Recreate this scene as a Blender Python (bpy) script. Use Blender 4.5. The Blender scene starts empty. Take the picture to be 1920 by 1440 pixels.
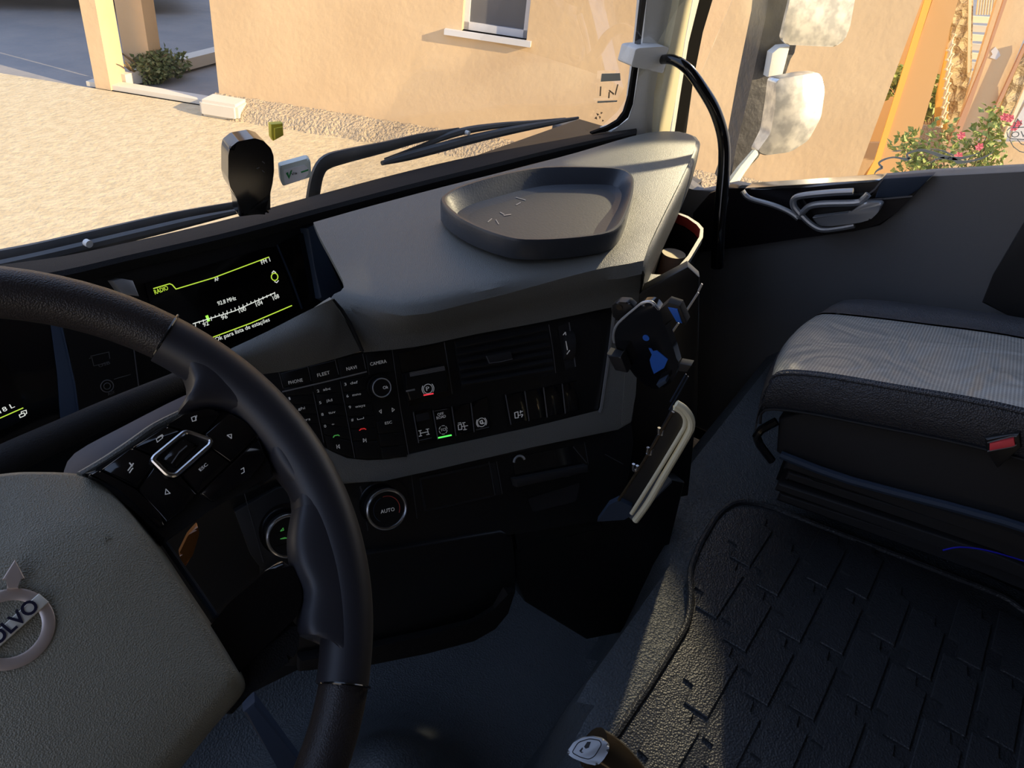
import bpy, bmesh, math, random
from mathutils import Vector, Matrix
random.seed(7)
PI = math.pi
sc = bpy.context.scene
COL = sc.collection

# ------------------------------------------------------------------ camera
FPX = 1440.0
CAM = Vector((0.0, 0.0, 2.6))          # eye 2.6 m above the yard, about 1.1 m above the cab floor
def _axes():
    d = Vector((690 - 960, 2800 - 720, FPX)).normalized()      # straight down, in camera axes
    up = -d
    zc = Vector((0, 0, 1)); h = (zc - up * zc.dot(up)).normalized()
    r = h.cross(up)
    if r.x < 0: r = -r
    a = math.radians(60)
    fwd = math.cos(a) * h - math.sin(a) * r
    rt = math.sin(a) * h + math.cos(a) * r
    return rt, fwd, up
RT, FW, UP = _axes()
cam_d = bpy.data.cameras.new('camera'); cam = bpy.data.objects.new('camera', cam_d); COL.objects.link(cam)
cx_ = Vector((RT.x, FW.x, UP.x)); cy_ = -Vector((RT.y, FW.y, UP.y)); cz_ = -Vector((RT.z, FW.z, UP.z))
cam.matrix_world = Matrix(((cx_.x, cy_.x, cz_.x, CAM.x), (cx_.y, cy_.y, cz_.y, CAM.y), (cx_.z, cy_.z, cz_.z, CAM.z), (0, 0, 0, 1)))
cam_d.sensor_width = 36; cam_d.lens = 36 * FPX / 1920; cam_d.clip_start = 0.02; cam_d.clip_end = 300
sc.camera = cam
DIRC = -cz_                                                     # viewing direction

# ------------------------------------------------------------------ light and exposure
sc.view_settings.view_transform = 'Standard'; sc.view_settings.look = 'None'
sc.view_settings.exposure = 0.35; sc.view_settings.gamma = 1; sc.view_settings.use_curve_mapping = False
w = bpy.data.worlds.new('sky'); sc.world = w; w.use_nodes = True
nt = w.node_tree; bg = nt.nodes['Background']
tc = nt.nodes.new('ShaderNodeTexCoord'); sx = nt.nodes.new('ShaderNodeSeparateXYZ'); cr = nt.nodes.new('ShaderNodeValToRGB')
nt.links.new(tc.outputs['Generated'], sx.inputs[0]); nt.links.new(sx.outputs['Z'], cr.inputs[0]); nt.links.new(cr.outputs[0], bg.inputs[0])
cr.color_ramp.elements[0].color = (0.95, 0.80, 0.62, 1); cr.color_ramp.elements[1].position = 0.45
cr.color_ramp.elements[1].color = (0.42, 0.55, 0.86, 1)
bg.inputs[1].default_value = 1.35
def sun_vec(az, el):
    a, e = math.radians(az), math.radians(el)
    return Vector((math.sin(a) * math.cos(e), math.cos(a) * math.cos(e), math.sin(e)))
SUNV = sun_vec(170, 22)
sd = bpy.data.lights.new('sun', 'SUN'); so = bpy.data.objects.new('sun', sd); COL.objects.link(so)
sd.energy = 7.0; sd.color = (1.0, 0.76, 0.44); sd.angle = math.radians(0.6)
so.rotation_euler = SUNV.to_track_quat('Z', 'Y').to_euler()

# ------------------------------------------------------------------ placing helpers
# a measured direction (px, py) meets a real surface of the cab (a plane) and gives the point on it
def V3(*a): return Vector(a)
class PL:                                                       # plane: point, normal towards the viewer (all relative to the eye)
    def __init__(s, p, n):
        s.p = Vector(p); s.n = Vector(n).normalized()
        if s.n.dot(s.p) > 0: s.n = -s.n
    def off(s, k): return PL(s.p + s.n * k, s.n)                # k > 0 comes towards the viewer
def ray(px, py):
    c = Vector(((px - 960) / FPX, (py - 720) / FPX, 1))
    return Vector((RT.dot(c), FW.dot(c), UP.dot(c)))
def on(px, py, pl):
    r = ray(px, py); return CAM + r * (pl.p.dot(pl.n) / r.dot(pl.n))
def zpl(z): return PL((0, 0, z), (0, 0, 1))
def xpl(x): return PL((x, 0, 0), (1, 0, 0))
def ypl(y): return PL((0, y, 0), (0, 1, 0))
def facing(px, py, dist, turn=0, lean=0):                       # upright plane square to the line of sight there, turned / leaned
    r = ray(px, py).normalized()
    h = Vector((r.x, r.y, 0)).normalized()
    n = Matrix.Rotation(math.radians(turn), 3, 'Z') @ (-h)
    n = (n * math.cos(math.radians(lean)) + Vector((0, 0, 1)) * math.sin(math.radians(lean))).normalized()
    return PL(ray(px, py) * dist, n)

# ------------------------------------------------------------------ materials
def mat(name, col, rough=0.5, metal=0.0, bump=None, var=None, emit=None, spec=None, coat=0.0, sheen=0.0):
    m = bpy.data.materials.new(name); m.use_nodes = True
    t = m.node_tree; b = t.nodes['Principled BSDF']
    b.inputs['Base Color'].default_value = (*col, 1); b.inputs['Roughness'].default_value = rough; b.inputs['Metallic'].default_value = metal
    if spec is not None: b.inputs['Specular IOR Level'].default_value = spec
    if coat: b.inputs['Coat Weight'].default_value = coat; b.inputs['Coat Roughness'].default_value = 0.08
    if emit: b.inputs['Emission Color'].default_value = (*emit[0], 1); b.inputs['Emission Strength'].default_value = emit[1]
    if sheen: b.inputs['Sheen Weight'].default_value = sheen
    g = t.nodes.new('ShaderNodeNewGeometry')
    if bump:                                                    # list of (kind, scale, distance)
        prev = None
        for kind, s, dist in bump:
            if kind == 'noise':
                n = t.nodes.new('ShaderNodeTexNoise'); n.inputs['Scale'].default_value = s; n.inputs['Detail'].default_value = 4
                t.links.new(g.outputs['Position'], n.inputs['Vector']); out = n.outputs[0]
            else:
                n = t.nodes.new('ShaderNodeTexVoronoi'); n.inputs['Scale'].default_value = s
                t.links.new(g.outputs['Position'], n.inputs['Vector']); out = n.outputs['Distance']
            bu = t.nodes.new('ShaderNodeBump'); bu.inputs['Distance'].default_value = dist; bu.inputs['Strength'].default_value = 1
            t.links.new(out, bu.inputs['Height'])
            if prev: t.links.new(prev.outputs[0], bu.inputs['Normal'])
            prev = bu
        t.links.new(prev.outputs[0], b.inputs['Normal'])
    if var:                                                     # (second colour, scale, amount)
        c2, s, am = var
        n = t.nodes.new('ShaderNodeTexNoise'); n.inputs['Scale'].default_value = s; n.inputs['Detail'].default_value = 6
        t.links.new(g.outputs['Position'], n.inputs['Vector'])
        r = t.nodes.new('ShaderNodeValToRGB'); r.color_ramp.elements[0].position = 0.5 - 0.5 / (1 + am * 4); r.color_ramp.elements[1].position = 0.5 + 0.5 / (1 + am * 4)
        r.color_ramp.elements[0].color = (*col, 1); r.color_ramp.elements[1].color = (*c2, 1)
        t.links.new(n.outputs[0], r.inputs[0]); t.links.new(r.outputs[0], b.inputs['Base Color'])
    return m
def glow(name, col, k): return mat(name, (0, 0, 0), 0.6, emit=(col, k))
def glassm(name, gloss, rough, tint, dust=0.0, streak=False):
    m = bpy.data.materials.new(name); m.use_nodes = True; t = m.node_tree
    for n in list(t.nodes): t.nodes.remove(n)
    o = t.nodes.new('ShaderNodeOutputMaterial'); tr = t.nodes.new('ShaderNodeBsdfTransparent'); tr.inputs[0].default_value = (*tint, 1)
    gl = t.nodes.new('ShaderNodeBsdfGlossy'); gl.inputs['Roughness'].default_value = rough
    fr = t.nodes.new('ShaderNodeLayerWeight'); fr.inputs[0].default_value = 0.25
    mu = t.nodes.new('ShaderNodeMath'); mu.operation = 'MULTIPLY'; mu.inputs[1].default_value = gloss
    t.links.new(fr.outputs['Fresnel'], mu.inputs[0])
    mx = t.nodes.new('ShaderNodeMixShader'); t.links.new(mu.outputs[0], mx.inputs[0]); t.links.new(tr.outputs[0], mx.inputs[1]); t.links.new(gl.outputs[0], mx.inputs[2])
    last = mx
    if dust:
        df = t.nodes.new('ShaderNodeBsdfDiffuse'); df.inputs[0].default_value = (0.8, 0.78, 0.72, 1)
        tl = t.nodes.new('ShaderNodeBsdfTranslucent'); tl.inputs[0].default_value = (0.8, 0.78, 0.72, 1)
        ad = t.nodes.new('ShaderNodeMixShader'); t.links.new(df.outputs[0], ad.inputs[1]); t.links.new(tl.outputs[0], ad.inputs[2])
        g = t.nodes.new('ShaderNodeNewGeometry'); mp = t.nodes.new('ShaderNodeMapping'); mp.inputs['Scale'].default_value = (30, 30, 2.2) if streak else (5, 5, 5)
        n = t.nodes.new('ShaderNodeTexNoise'); n.inputs['Scale'].default_value = 1.0; n.inputs['Detail'].default_value = 7
        t.links.new(g.outputs['Position'], mp.inputs[0]); t.links.new(mp.outputs[0], n.inputs['Vector'])
        r = t.nodes.new('ShaderNodeMapRange'); r.inputs[1].default_value = 0.4; r.inputs[2].default_value = 0.75; r.inputs[3].default_value = dust * 0.4; r.inputs[4].default_value = dust * 1.8
        t.links.new(n.outputs[0], r.inputs[0])
        m2 = t.nodes.new('ShaderNodeMixShader'); t.links.new(r.outputs[0], m2.inputs[0]); t.links.new(mx.outputs[0], m2.inputs[1]); t.links.new(ad.outputs[0], m2.inputs[2]); last = m2
    t.links.new(last.outputs[0], o.inputs[0])
    return m

GRAIN = [('voronoi', 800, 0.00035), ('noise', 60, 0.0003)]
M = dict(
    dash=mat('grey_dash_plastic', (0.155, 0.157, 0.146), 0.48, bump=GRAIN),
    dashdark=mat('black_grained_plastic', (0.012, 0.012, 0.013), 0.75, bump=GRAIN, spec=0.2),
    black=mat('black_satin_plastic', (0.006, 0.006, 0.007), 0.42),
    soft=mat('black_soft_plastic', (0.012, 0.012, 0.014), 0.6),
    gloss=mat('piano_black', (0.004, 0.004, 0.005), 0.12, coat=0.3),
    key=mat('black_key', (0.006, 0.006, 0.007), 0.35),
    line=mat('light_seam', (0.13, 0.13, 0.14), 0.35),
    white=mat('white_print', (0.62, 0.62, 0.62), 0.6, emit=((0.6, 0.6, 0.6), 0.09)),
    red=mat('red_print', (0.5, 0.03, 0.03), 0.5, emit=((1, 0.05, 0.05), 0.25)),
    green=mat('green_print', (0.05, 0.25, 0.05), 0.5, emit=((0.2, 1, 0.2), 0.12)),
    greenled=glow('green_lamp', (0.10, 0.85, 0.12), 1.0), redled=glow('red_lamp', (0.8, 0.04, 0.06), 0.8),
    scr=mat('screen_glass', (0.002, 0.002, 0.003), 0.12),
    scrw=glow('screen_white', (0.75, 0.78, 0.72), 0.75), scry=glow('screen_lime', (0.50, 0.72, 0.06), 0.8), scrg=glow('screen_green', (0.35, 0.9, 0.08), 1.0),
    leather=mat('dark_leather', (0.022, 0.018, 0.018), 0.42, bump=[('voronoi', 900, 0.00025)]),
    leather2=mat('dark_smooth_leather', (0.020, 0.020, 0.026), 0.45),
    pad=mat('grey_green_airbag_cover', (0.230, 0.220, 0.172), 0.45, bump=[('voronoi', 1100, 0.0004)]),
    chrome=mat('satin_chrome', (0.62, 0.62, 0.63), 0.22, 1.0), silver=mat('silver_plastic', (0.42, 0.43, 0.45), 0.35, 0.6),
    emblem=mat('brushed_emblem_metal', (0.62, 0.52, 0.47), 0.35, 0.6), emband=mat('emblem_band', (0.80, 0.78, 0.70), 0.4, 0.3), navy=mat('navy_letters', (0.01, 0.01, 0.03), 0.4),
    tray=mat('dark_blue_grey_tray_plastic', (0.038, 0.044, 0.056), 0.36, bump=[('noise', 300, 0.0002)]),
    traymat=mat('tray_rubber_liner', (0.060, 0.058, 0.058), 0.5, bump=[('noise', 260, 0.0003)]),
    rubber=mat('rubber_floor', (0.060, 0.070, 0.080), 0.48, bump=[('voronoi', 300, 0.0012), ('noise', 30, 0.0015)]),
    mat_=mat('rubber_mat', (0.036, 0.038, 0.042), 0.42, bump=[('voronoi', 340, 0.0008), ('noise', 25, 0.0015)]),
    seatblk=mat('black_seat_leather', (0.030, 0.032, 0.040), 0.42, bump=[('voronoi', 420, 0.0010), ('noise', 14, 0.006)]),
    blackcloth=mat('black_seat_cloth', (0.006, 0.006, 0.008), 0.7),
    doorgrey=mat('grey_door_fabric', (0.17, 0.172, 0.18), 0.75, bump=[('noise', 400, 0.0004)]),
    doorblk=mat('black_door_plastic', (0.009, 0.007, 0.010), 0.35),
    pillar=mat('light_grey_pillar_trim', (0.72, 0.73, 0.72), 0.7, bump=[('noise', 300, 0.0004)]),
    seal=mat('black_rubber_seal', (0.005, 0.005, 0.005), 0.8, spec=0.1),
    cream=mat('cream_metal_and_sunlit_edge', (0.75, 0.70, 0.50), 0.5),
    cab=mat('cab_lining', (0.10, 0.10, 0.105), 0.8),
    wall=mat('peach_stucco', (0.67, 0.495, 0.300), 0.9, bump=[('noise', 14, 0.004)], var=((0.60, 0.435, 0.26), 1.1, 0.8)),
    wall2=mat('yellow_ochre_paint', (0.62, 0.36, 0.15), 0.85), ochre=mat('ochre_coping_and_sunlit_edge', (0.80, 0.46, 0.09), 0.8),
    yard=mat('sunlit_concrete_yard', (0.50, 0.41, 0.26), 0.95, bump=[('noise', 22, 0.012)], var=((0.57, 0.475, 0.31), 9, 1.0)),
    asphalt=mat('grey_asphalt', (0.27, 0.26, 0.25), 0.9, bump=[('noise', 10, 0.01)], var=((0.23, 0.23, 0.23), 2, 0.8)),
    step=mat('pale_concrete', (0.62, 0.58, 0.50), 0.9), rough=mat('rough_kerb_concrete', (0.52, 0.42, 0.29), 0.95, bump=[('noise', 30, 0.08)]),
    alum=mat('white_window_frame', (0.62, 0.63, 0.66), 0.4), winglass=mat('dark_house_glass', (0.12, 0.12, 0.13), 0.15),
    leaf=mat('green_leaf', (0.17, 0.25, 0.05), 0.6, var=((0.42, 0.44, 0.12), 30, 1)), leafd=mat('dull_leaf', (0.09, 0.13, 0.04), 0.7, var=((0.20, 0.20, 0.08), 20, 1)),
    pink=mat('pink_petal', (0.80, 0.18, 0.22), 0.6), stem=mat('brown_stem', (0.16, 0.11, 0.05), 0.8), soil=mat('garden_soil', (0.30, 0.17, 0.08), 0.95, bump=[('noise', 30, 0.05)]),
    stone=mat('rough_yellow_stone', (0.66, 0.52, 0.30), 0.95, bump=[('voronoi', 9, 0.10), ('noise', 40, 0.02)], var=((0.48, 0.36, 0.20), 7, 1)),
    baluster=mat('cream_baluster', (0.82, 0.72, 0.52), 0.8), copper=mat('mauve_brown_paint', (0.50, 0.28, 0.17), 0.6),
    mirror=mat('dusty_mirror', (0.55, 0.55, 0.54), 0.30, 0.75, bump=[('noise', 9, 0.0005)], var=((0.92, 0.90, 0.84), 26, 1.0)), mirback=mat('dark_mirror_housing', (0.06, 0.06, 0.065), 0.5, bump=[('noise', 20, 0.01)]),
    wiper=mat('dull_black_wiper', (0.055, 0.058, 0.062), 0.45, 0.2), yellow=mat('yellow_plastic', (0.80, 0.66, 0.06), 0.45), tag=mat('pale_grey_plastic', (0.62, 0.72, 0.72), 0.5), tagw=mat('tag_label', (0.78, 0.82, 0.90), 0.5),
    blue=mat('blue_rubber', (0.015, 0.10, 0.45), 0.45, emit=((0.015, 0.10, 0.45), 0.0)), redtrim=mat('red_edge_trim', (0.42, 0.05, 0.04), 0.45), redbtn=mat('red_release_button', (0.75, 0.06, 0.08), 0.4),
    knob=mat('bronze_knob', (0.075, 0.055, 0.035), 0.16, 0.5), amber=mat('amber_plastic', (0.20, 0.07, 0.01), 0.35), shroud=mat('blue_grey_plastic', (0.030, 0.045, 0.075), 0.55, spec=0.25),
    decal=mat('grey_decal', (0.6, 0.62, 0.55), 0.6), decalb=mat('brown_decal', (0.50, 0.36, 0.22), 0.6), tagg=mat('green_logo', (0.02, 0.28, 0.09), 0.5),
    glass=glassm('windscreen_glass', 0.22, 0.02, (0.97, 0.98, 0.98), dust=0.018, streak=True), sglass=glassm('door_glass', 0.22, 0.02, (0.96, 0.97, 0.97), dust=0.014),
    blueled=glow('blue_light_line', (0.02, 0.02, 0.5), 0.25), tyre=mat('car_tyre', (0.03, 0.03, 0.03), 0.8), carbody=mat('dark_car_paint', (0.05, 0.055, 0.07), 0.3),
)
# perforated leather of the seat centre
def perforated():
    m = mat('grey_perforated_leather', (0.22, 0.23, 0.22), 0.42)
    t = m.node_tree; b = t.nodes['Principled BSDF']; g = t.nodes.new('ShaderNodeNewGeometry')
    v = t.nodes.new('ShaderNodeTexVoronoi'); v.inputs['Scale'].default_value = 210; v.voronoi_dimensions = '2D'; v.inputs['Randomness'].default_value = 0.0
    t.links.new(g.outputs['Position'], v.inputs['Vector'])
    r = t.nodes.new('ShaderNodeValToRGB'); r.color_ramp.elements[0].position = 0.25; r.color_ramp.elements[1].position = 0.42
    r.color_ramp.elements[0].color = (0.10, 0.105, 0.11, 1); r.color_ramp.elements[1].color = (0.33, 0.34, 0.32, 1)
    t.links.new(v.outputs['Distance'], r.inputs[0]); t.links.new(r.outputs[0], b.inputs['Base Color'])
    n = t.nodes.new('ShaderNodeTexNoise'); n.inputs['Scale'].default_value = 9; n.inputs['Distortion'].default_value = 1.0
    t.links.new(g.outputs['Position'], n.inputs['Vector'])
    bu = t.nodes.new('ShaderNodeBump'); bu.inputs['Distance'].default_value = 0.013; t.links.new(n.outputs[0], bu.inputs['Height']); t.links.new(bu.outputs[0], b.inputs['Normal'])
    return m
M['perf'] = perforated()

# ------------------------------------------------------------------ object helpers
def wloc(o):
    p = Vector(o.location)
    while o.parent: o = o.parent; p += o.location
    return p
def tag(o, label=None, cat=None, group=None, kind=None):
    if label: o['label'] = label
    if cat: o['category'] = cat
    if group: o['group'] = group
    if kind: o['kind'] = kind
    return o
def thing(name, label, cat, loc, group=None, kind=None):
    o = bpy.data.objects.new(name, None); COL.objects.link(o); o.location = loc; o.empty_display_size = 0.02
    return tag(o, label, cat, group, kind)
def obj(name, bm, m, parent=None, smooth=True, sharp=35):
    bmesh.ops.remove_doubles(bm, verts=bm.verts, dist=1e-6)
    bmesh.ops.recalc_face_normals(bm, faces=bm.faces)
    lo = Vector((1e9,) * 3); hi = -lo
    for v in bm.verts:
        for i in range(3): lo[i] = min(lo[i], v.co[i]); hi[i] = max(hi[i], v.co[i])
    c = (lo + hi) / 2
    bmesh.ops.translate(bm, vec=-c, verts=bm.verts)
    me = bpy.data.meshes.new(name)
    if smooth:
        for f in bm.faces: f.smooth = True
        for e in bm.edges:
            if len(e.link_faces) == 2 and e.calc_face_angle(0) > math.radians(sharp): e.smooth = False
    bm.to_mesh(me); bm.free()
    me.materials.append(M[m] if isinstance(m, str) else m)
    o = bpy.data.objects.new(name, me); COL.objects.link(o)
    if parent: o.parent = parent; o.location = c - wloc(parent)
    else: o.location = c
    return o
def smoothpts(pts, n=4, closed=True):                           # Catmull-Rom
    out = []; L = len(pts)
    rng = range(L) if closed else range(L - 1)
    for i in rng:
        if closed: p0, p1, p2, p3 = pts[i - 1], pts[i], pts[(i + 1) % L], pts[(i + 2) % L]
        else: p0, p1, p2, p3 = pts[max(i - 1, 0)], pts[i], pts[i + 1], pts[min(i + 2, L - 1)]
        for k in range(n):
            t = k / n
            out.append(tuple(0.5 * (2 * b + (c - a) * t + (2 * a - 5 * b + 4 * c - d) * t * t + (3 * b - a - 3 * c + d) * t ** 3) for a, b, c, d in zip(p0, p1, p2, p3)))
    if not closed: out.append(tuple(pts[-1]))
    return out
def rc(pts, r=6, n=3):                                          # round the corners of a polygon (in px)
    out = []; L = len(pts)
    for i in range(L):
        a, b, c = Vector(pts[i - 1]), Vector(pts[i]), Vector(pts[(i + 1) % L])
        u = (a - b); v = (c - b); k = min(r, u.length * .45, v.length * .45)
        p, q = b + u.normalized() * k, b + v.normalized() * k
        for j in range(n + 1):
            t = j / n; out.append(tuple(p * (1 - t) ** 2 + b * 2 * t * (1 - t) + q * t * t))
    return out
def bm_prism(P, vec, bev=0.0, seg=2, bm=None):
    bm = bm or bmesh.new()
    fr = [bm.verts.new(p) for p in P]; bk = [bm.verts.new(p + vec) for p in P]
    f = bm.faces.new(fr); bm.faces.new(bk[::-1])
    for i in range(len(P)): bm.faces.new((fr[i], fr[i - 1], bk[i - 1], bk[i]))
    if bev:
        es = [e for e in bm.edges if e.verts[0] in fr and e.verts[1] in fr]
        bmesh.ops.bevel(bm, geom=es, offset=bev, segments=seg, affect='EDGES', profile=0.5)
    return bm
def prism(name, px, pl, depth, m, parent=None, bev=0.0, seg=2, rnd=0, sm=0):
    if sm: px = smoothpts(px, sm)
    if rnd: px = rc(px, rnd)
    P = [on(x, y, pl) for x, y in px]
    return obj(name, bm_prism(P, -pl.n * depth, bev, seg), m, parent)
def lines(name, segs, pl, wpx, m, parent, h=0.0006):            # thin raised strips, several segments in one mesh
    bm = bmesh.new()
    for s in segs:
        for (a, b) in zip(s[:-1], s[1:]):
            A, B = Vector(a), Vector(b); t = (B - A).normalized(); nn = Vector((-t.y, t.x)) * wpx / 2
            A2 = A - t * wpx * .3; B2 = B + t * wpx * .3
            P = [on(*q, pl) + pl.n * h * .5 for q in (A2 + nn, B2 + nn, B2 - nn, A2 - nn)]
            bm_prism(P, -pl.n * h, bm=bm)
    return obj(name, bm, m, parent, smooth=False)
def text(name, s, a, b, pl, m, parent, hpx=None, h=0.0004, bold=0.0):     # baseline from pixel a to pixel b
    cu = bpy.data.curves.new('t', 'FONT'); cu.body = s; cu.extrude = 0.5; cu.resolution_u = 4 if bold else 2; cu.offset = bold
    to = bpy.data.objects.new('t', cu); COL.objects.link(to)
    dg = bpy.context.evaluated_depsgraph_get(); dg.update()
    me = bpy.data.meshes.new_from_object(to.evaluated_get(dg))
    COL.objects.unlink(to); bpy.data.objects.remove(to); bpy.data.curves.remove(cu)
    xs = [v.co.x for v in me.vertices]; x0, x1 = min(xs), max(xs)
    A, B = on(*a, pl), on(*b, pl); u = (B - A); Lw = u.length; u.normalize(); v = pl.n.cross(u).normalized()
    sx = Lw / max(x1 - x0, 1e-6); sy = sx
    if hpx:
        mid = ((a[0] + b[0]) / 2, (a[1] + b[1]) / 2)
        d2 = Vector((b[0] - a[0], b[1] - a[1])).normalized(); up = (mid[0] + d2.y * hpx, mid[1] - d2.x * hpx)
        sy = abs((on(*up, pl) - on(*mid, pl)).dot(v)) / 0.72
    bm = bmesh.new(); bm.from_mesh(me); bpy.data.meshes.remove(me)
    for q in bm.verts:
        x, y, z = q.co
        q.co = A + u * (x - x0) * sx + v * y * sy + pl.n * (h * z + h)
    return obj(name, bm, m, parent, smooth=False)
def tube(name, pts, rad, m, parent=None, seg=14, closed=False, caps=True, flat=1.0, flatdir=None, sm=0, bm=None):
    if sm:
        if isinstance(rad, (list, tuple)):
            q = smoothpts([(*p, r) for p, r in zip(pts, rad)], sm, closed); pts = [Vector(x[:3]) for x in q]; rad = [x[3] for x in q]
        else: pts = [Vector(x) for x in smoothpts([tuple(p) for p in pts], sm, closed)]
    own = bm is None; bm = bm or bmesh.new(); L = len(pts); rings = []
    if not isinstance(rad, (list, tuple)): rad = [rad] * L
    ref = None
    for i, p in enumerate(pts):
        if closed: t = (pts[(i + 1) % L] - pts[i - 1]).normalized()
        else: t = (pts[min(i + 1, L - 1)] - pts[max(i - 1, 0)]).normalized()
        if flatdir is not None: a = (flatdir - t * flatdir.dot(t)).normalized()
        else:
            if ref is None: ref = Vector((0, 0, 1)) if abs(t.z) < .9 else Vector((1, 0, 0))
            a = (ref - t * ref.dot(t)).normalized(); ref = a
        b = t.cross(a)
        rings.append([bm.verts.new(p + a * math.cos(2 * PI * k / seg) * rad[i] * flat + b * math.sin(2 * PI * k / seg) * rad[i]) for k in range(seg)])
    for i in range(L if closed else L - 1):
        r0, r1 = rings[i], rings[(i + 1) % L]
        for k in range(seg): bm.faces.new((r0[k], r0[(k + 1) % seg], r1[(k + 1) % seg], r1[k]))
    if not closed and caps: bm.faces.new(rings[0][::-1]); bm.faces.new(rings[-1])
    return obj(name, bm, m, parent) if own else bm
def grid(name, rows, m, parent=None, thick=0.0, sub=3, closed=False):    # rows of 3-D points, Catmull-smoothed both ways
    rows = [[tuple(p) for p in r] for r in rows]
    rows = [smoothpts(r, sub, closed) for r in rows]
    cols = list(zip(*rows)); cols = [smoothpts(list(c), sub, False) for c in cols]
    bm = bmesh.new(); g = [[bm.verts.new(p) for p in c] for c in cols]
    n = len(g)
    for i in range(n if closed else n - 1):
        a, b = g[i], g[(i + 1) % n]
        for j in range(len(a) - 1):
            try: bm.faces.new((a[j], b[j], b[j + 1], a[j + 1]))
            except ValueError: pass
    if thick:
        bmesh.ops.recalc_face_normals(bm, faces=bm.faces)
        bmesh.ops.solidify(bm, geom=bm.faces[:], thickness=thick)
    return obj(name, bm, m, parent)
def box(name, lo, hi, m, parent=None, bev=0.0):
    bm = bmesh.new(); bmesh.ops.create_cube(bm, size=1)
    lo, hi = Vector(lo), Vector(hi)
    for v in bm.verts: v.co = Vector([(lo[i] + hi[i]) / 2 + v.co[i] * (hi[i] - lo[i]) for i in range(3)])
    if bev: bmesh.ops.bevel(bm, geom=bm.edges[:], offset=bev, segments=2, affect='EDGES')
    return obj(name, bm, m, parent)
def disc(name, c, u, v, n, r, h, m, parent=None, seg=40, bev=0.0, ry=None):     # short cylinder, front face at c, body behind
    P = [c + u * math.cos(2 * PI * k / seg) * r + v * math.sin(2 * PI * k / seg) * (ry or r) for k in range(seg)]
    return obj(name, bm_prism(P, -n * h, bev), m, parent)
def ring(name, c, u, v, r, tr, m, parent=None, seg=40, arc=None, flat=1.0):
    a0, a1 = arc or (0, 2 * PI); closed = arc is None; N = seg
    pts = [c + u * math.cos(a0 + (a1 - a0) * k / (N if closed else N - 1)) * r + v * math.sin(a0 + (a1 - a0) * k / (N if closed else N - 1)) * r for k in range(N)]
    return tube(name, pts, tr, m, parent, seg=8, closed=closed, flat=flat, flatdir=u.cross(v))
def frame2(a, b, pl):                                           # local axes on a plane: u along pixel a->b
    u = (on(*b, pl) - on(*a, pl)).normalized(); return u, pl.n.cross(u).normalized()
def E(z): return z + CAM.z                                      # height relative to the eye -> world height

# ================================================================== THE PLACE OUTSIDE
WD = Vector((0.8, -1.77, 0)).normalized()                       # along the house wall, towards the right of the view
WN = Vector((-1.77, -0.8, 0)).normalized()                      # out of the wall, towards the truck
WPL = PL(Vector((5.49, 7.06, -2.6)), WN)
def wpt(s, z, d=0): return Vector((5.49, 7.06, z)) + WD * s - WN * d    # s along the wall, d behind its face, world z
def sw(px, py, pl=WPL): return (on(px, py, pl) - Vector((5.49, 7.06, 0))).dot(WD)
def wbox(bm, s0, s1, z0, z1, d0, d1):
    P = [wpt(s0, z0, d0), wpt(s1, z0, d0), wpt(s1, z0, d1), wpt(s0, z0, d1)]
    return bm_prism(P, Vector((0, 0, z1 - z0)), bm=bm)
# yard and shaded street
bm = bmesh.new(); P = [Vector((-12, -14, 0)), Vector((22, -14, 0)), wpt(24, 0, -0.02), wpt(-16, 0, -0.02), Vector((-12, 14, 0))]
bm_prism(P, Vector((0, 0, -.2)), bm=bm); tag(obj('ground', bm, 'yard'), kind='structure')
bm = bmesh.new(); bm_prism([wpt(-40, -0.03, -0.03), wpt(24, -0.03, -0.03), wpt(24, -0.03, 45), wpt(-40, -0.03, 45)], Vector((0, 0, -.2)), bm=bm)
tag(obj('street', bm, 'asphalt'), kind='structure')
# house wall with its window opening; the house stands behind it
s0 = sw(405, 120); s1 = sw(1668, 165)
a0, a1 = sw(868, 20), sw(991, 40); zs = on(925, 66, WPL).z
H = 7.0
bm = bmesh.new()
wbox(bm, s0, a0, 0, H, 0, .25); wbox(bm, a1, s1, 0, H, 0, .25); wbox(bm, a0, a1, 0, zs, 0, .25); wbox(bm, a0, a1, zs + 1.1, H, 0, .25)
wbox(bm, s0, s0 + .25, 0, H, .2, 9); wbox(bm, s1 - .25, s1, 0, H, .2, 9); wbox(bm, s0, s1, 0, H, 8.8, 9); wbox(bm, s0, s1, H - .2, H, 0, 9); wbox(bm, s0 + .3, s1 - .3, zs - .4, zs + 1.6, 1.6, 1.7)
tag(obj('wall_front', bm, 'wall', smooth=False), kind='structure')
t = thing('house_window', 'white framed window with dark glass in the peach stucco house wall', 'window', wpt((a0 + a1) / 2, zs, .12))
bm = bmesh.new(); fw = .05
for q in ((a0, a1, zs, zs + .07), (a0, a1, zs + 1.03, zs + 1.1), (a0, a0 + fw, zs, zs + 1.1), (a1 - fw, a1, zs, zs + 1.1)): wbox(bm, *q, .08, .15)
obj('window_frame', bm, 'alum', t, smooth=False)
bm = bmesh.new(); wbox(bm, a0 + fw, a1 - fw, zs + .07, zs + 1.03, .11, .125); obj('pane', bm, 'winglass', t, smooth=False)
bm = bmesh.new(); wbox(bm, a0 - .16, a1 + .05, zs - .05, zs, -.06, .12); obj('window_sill', bm, 'alum', t, smooth=False)
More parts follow.
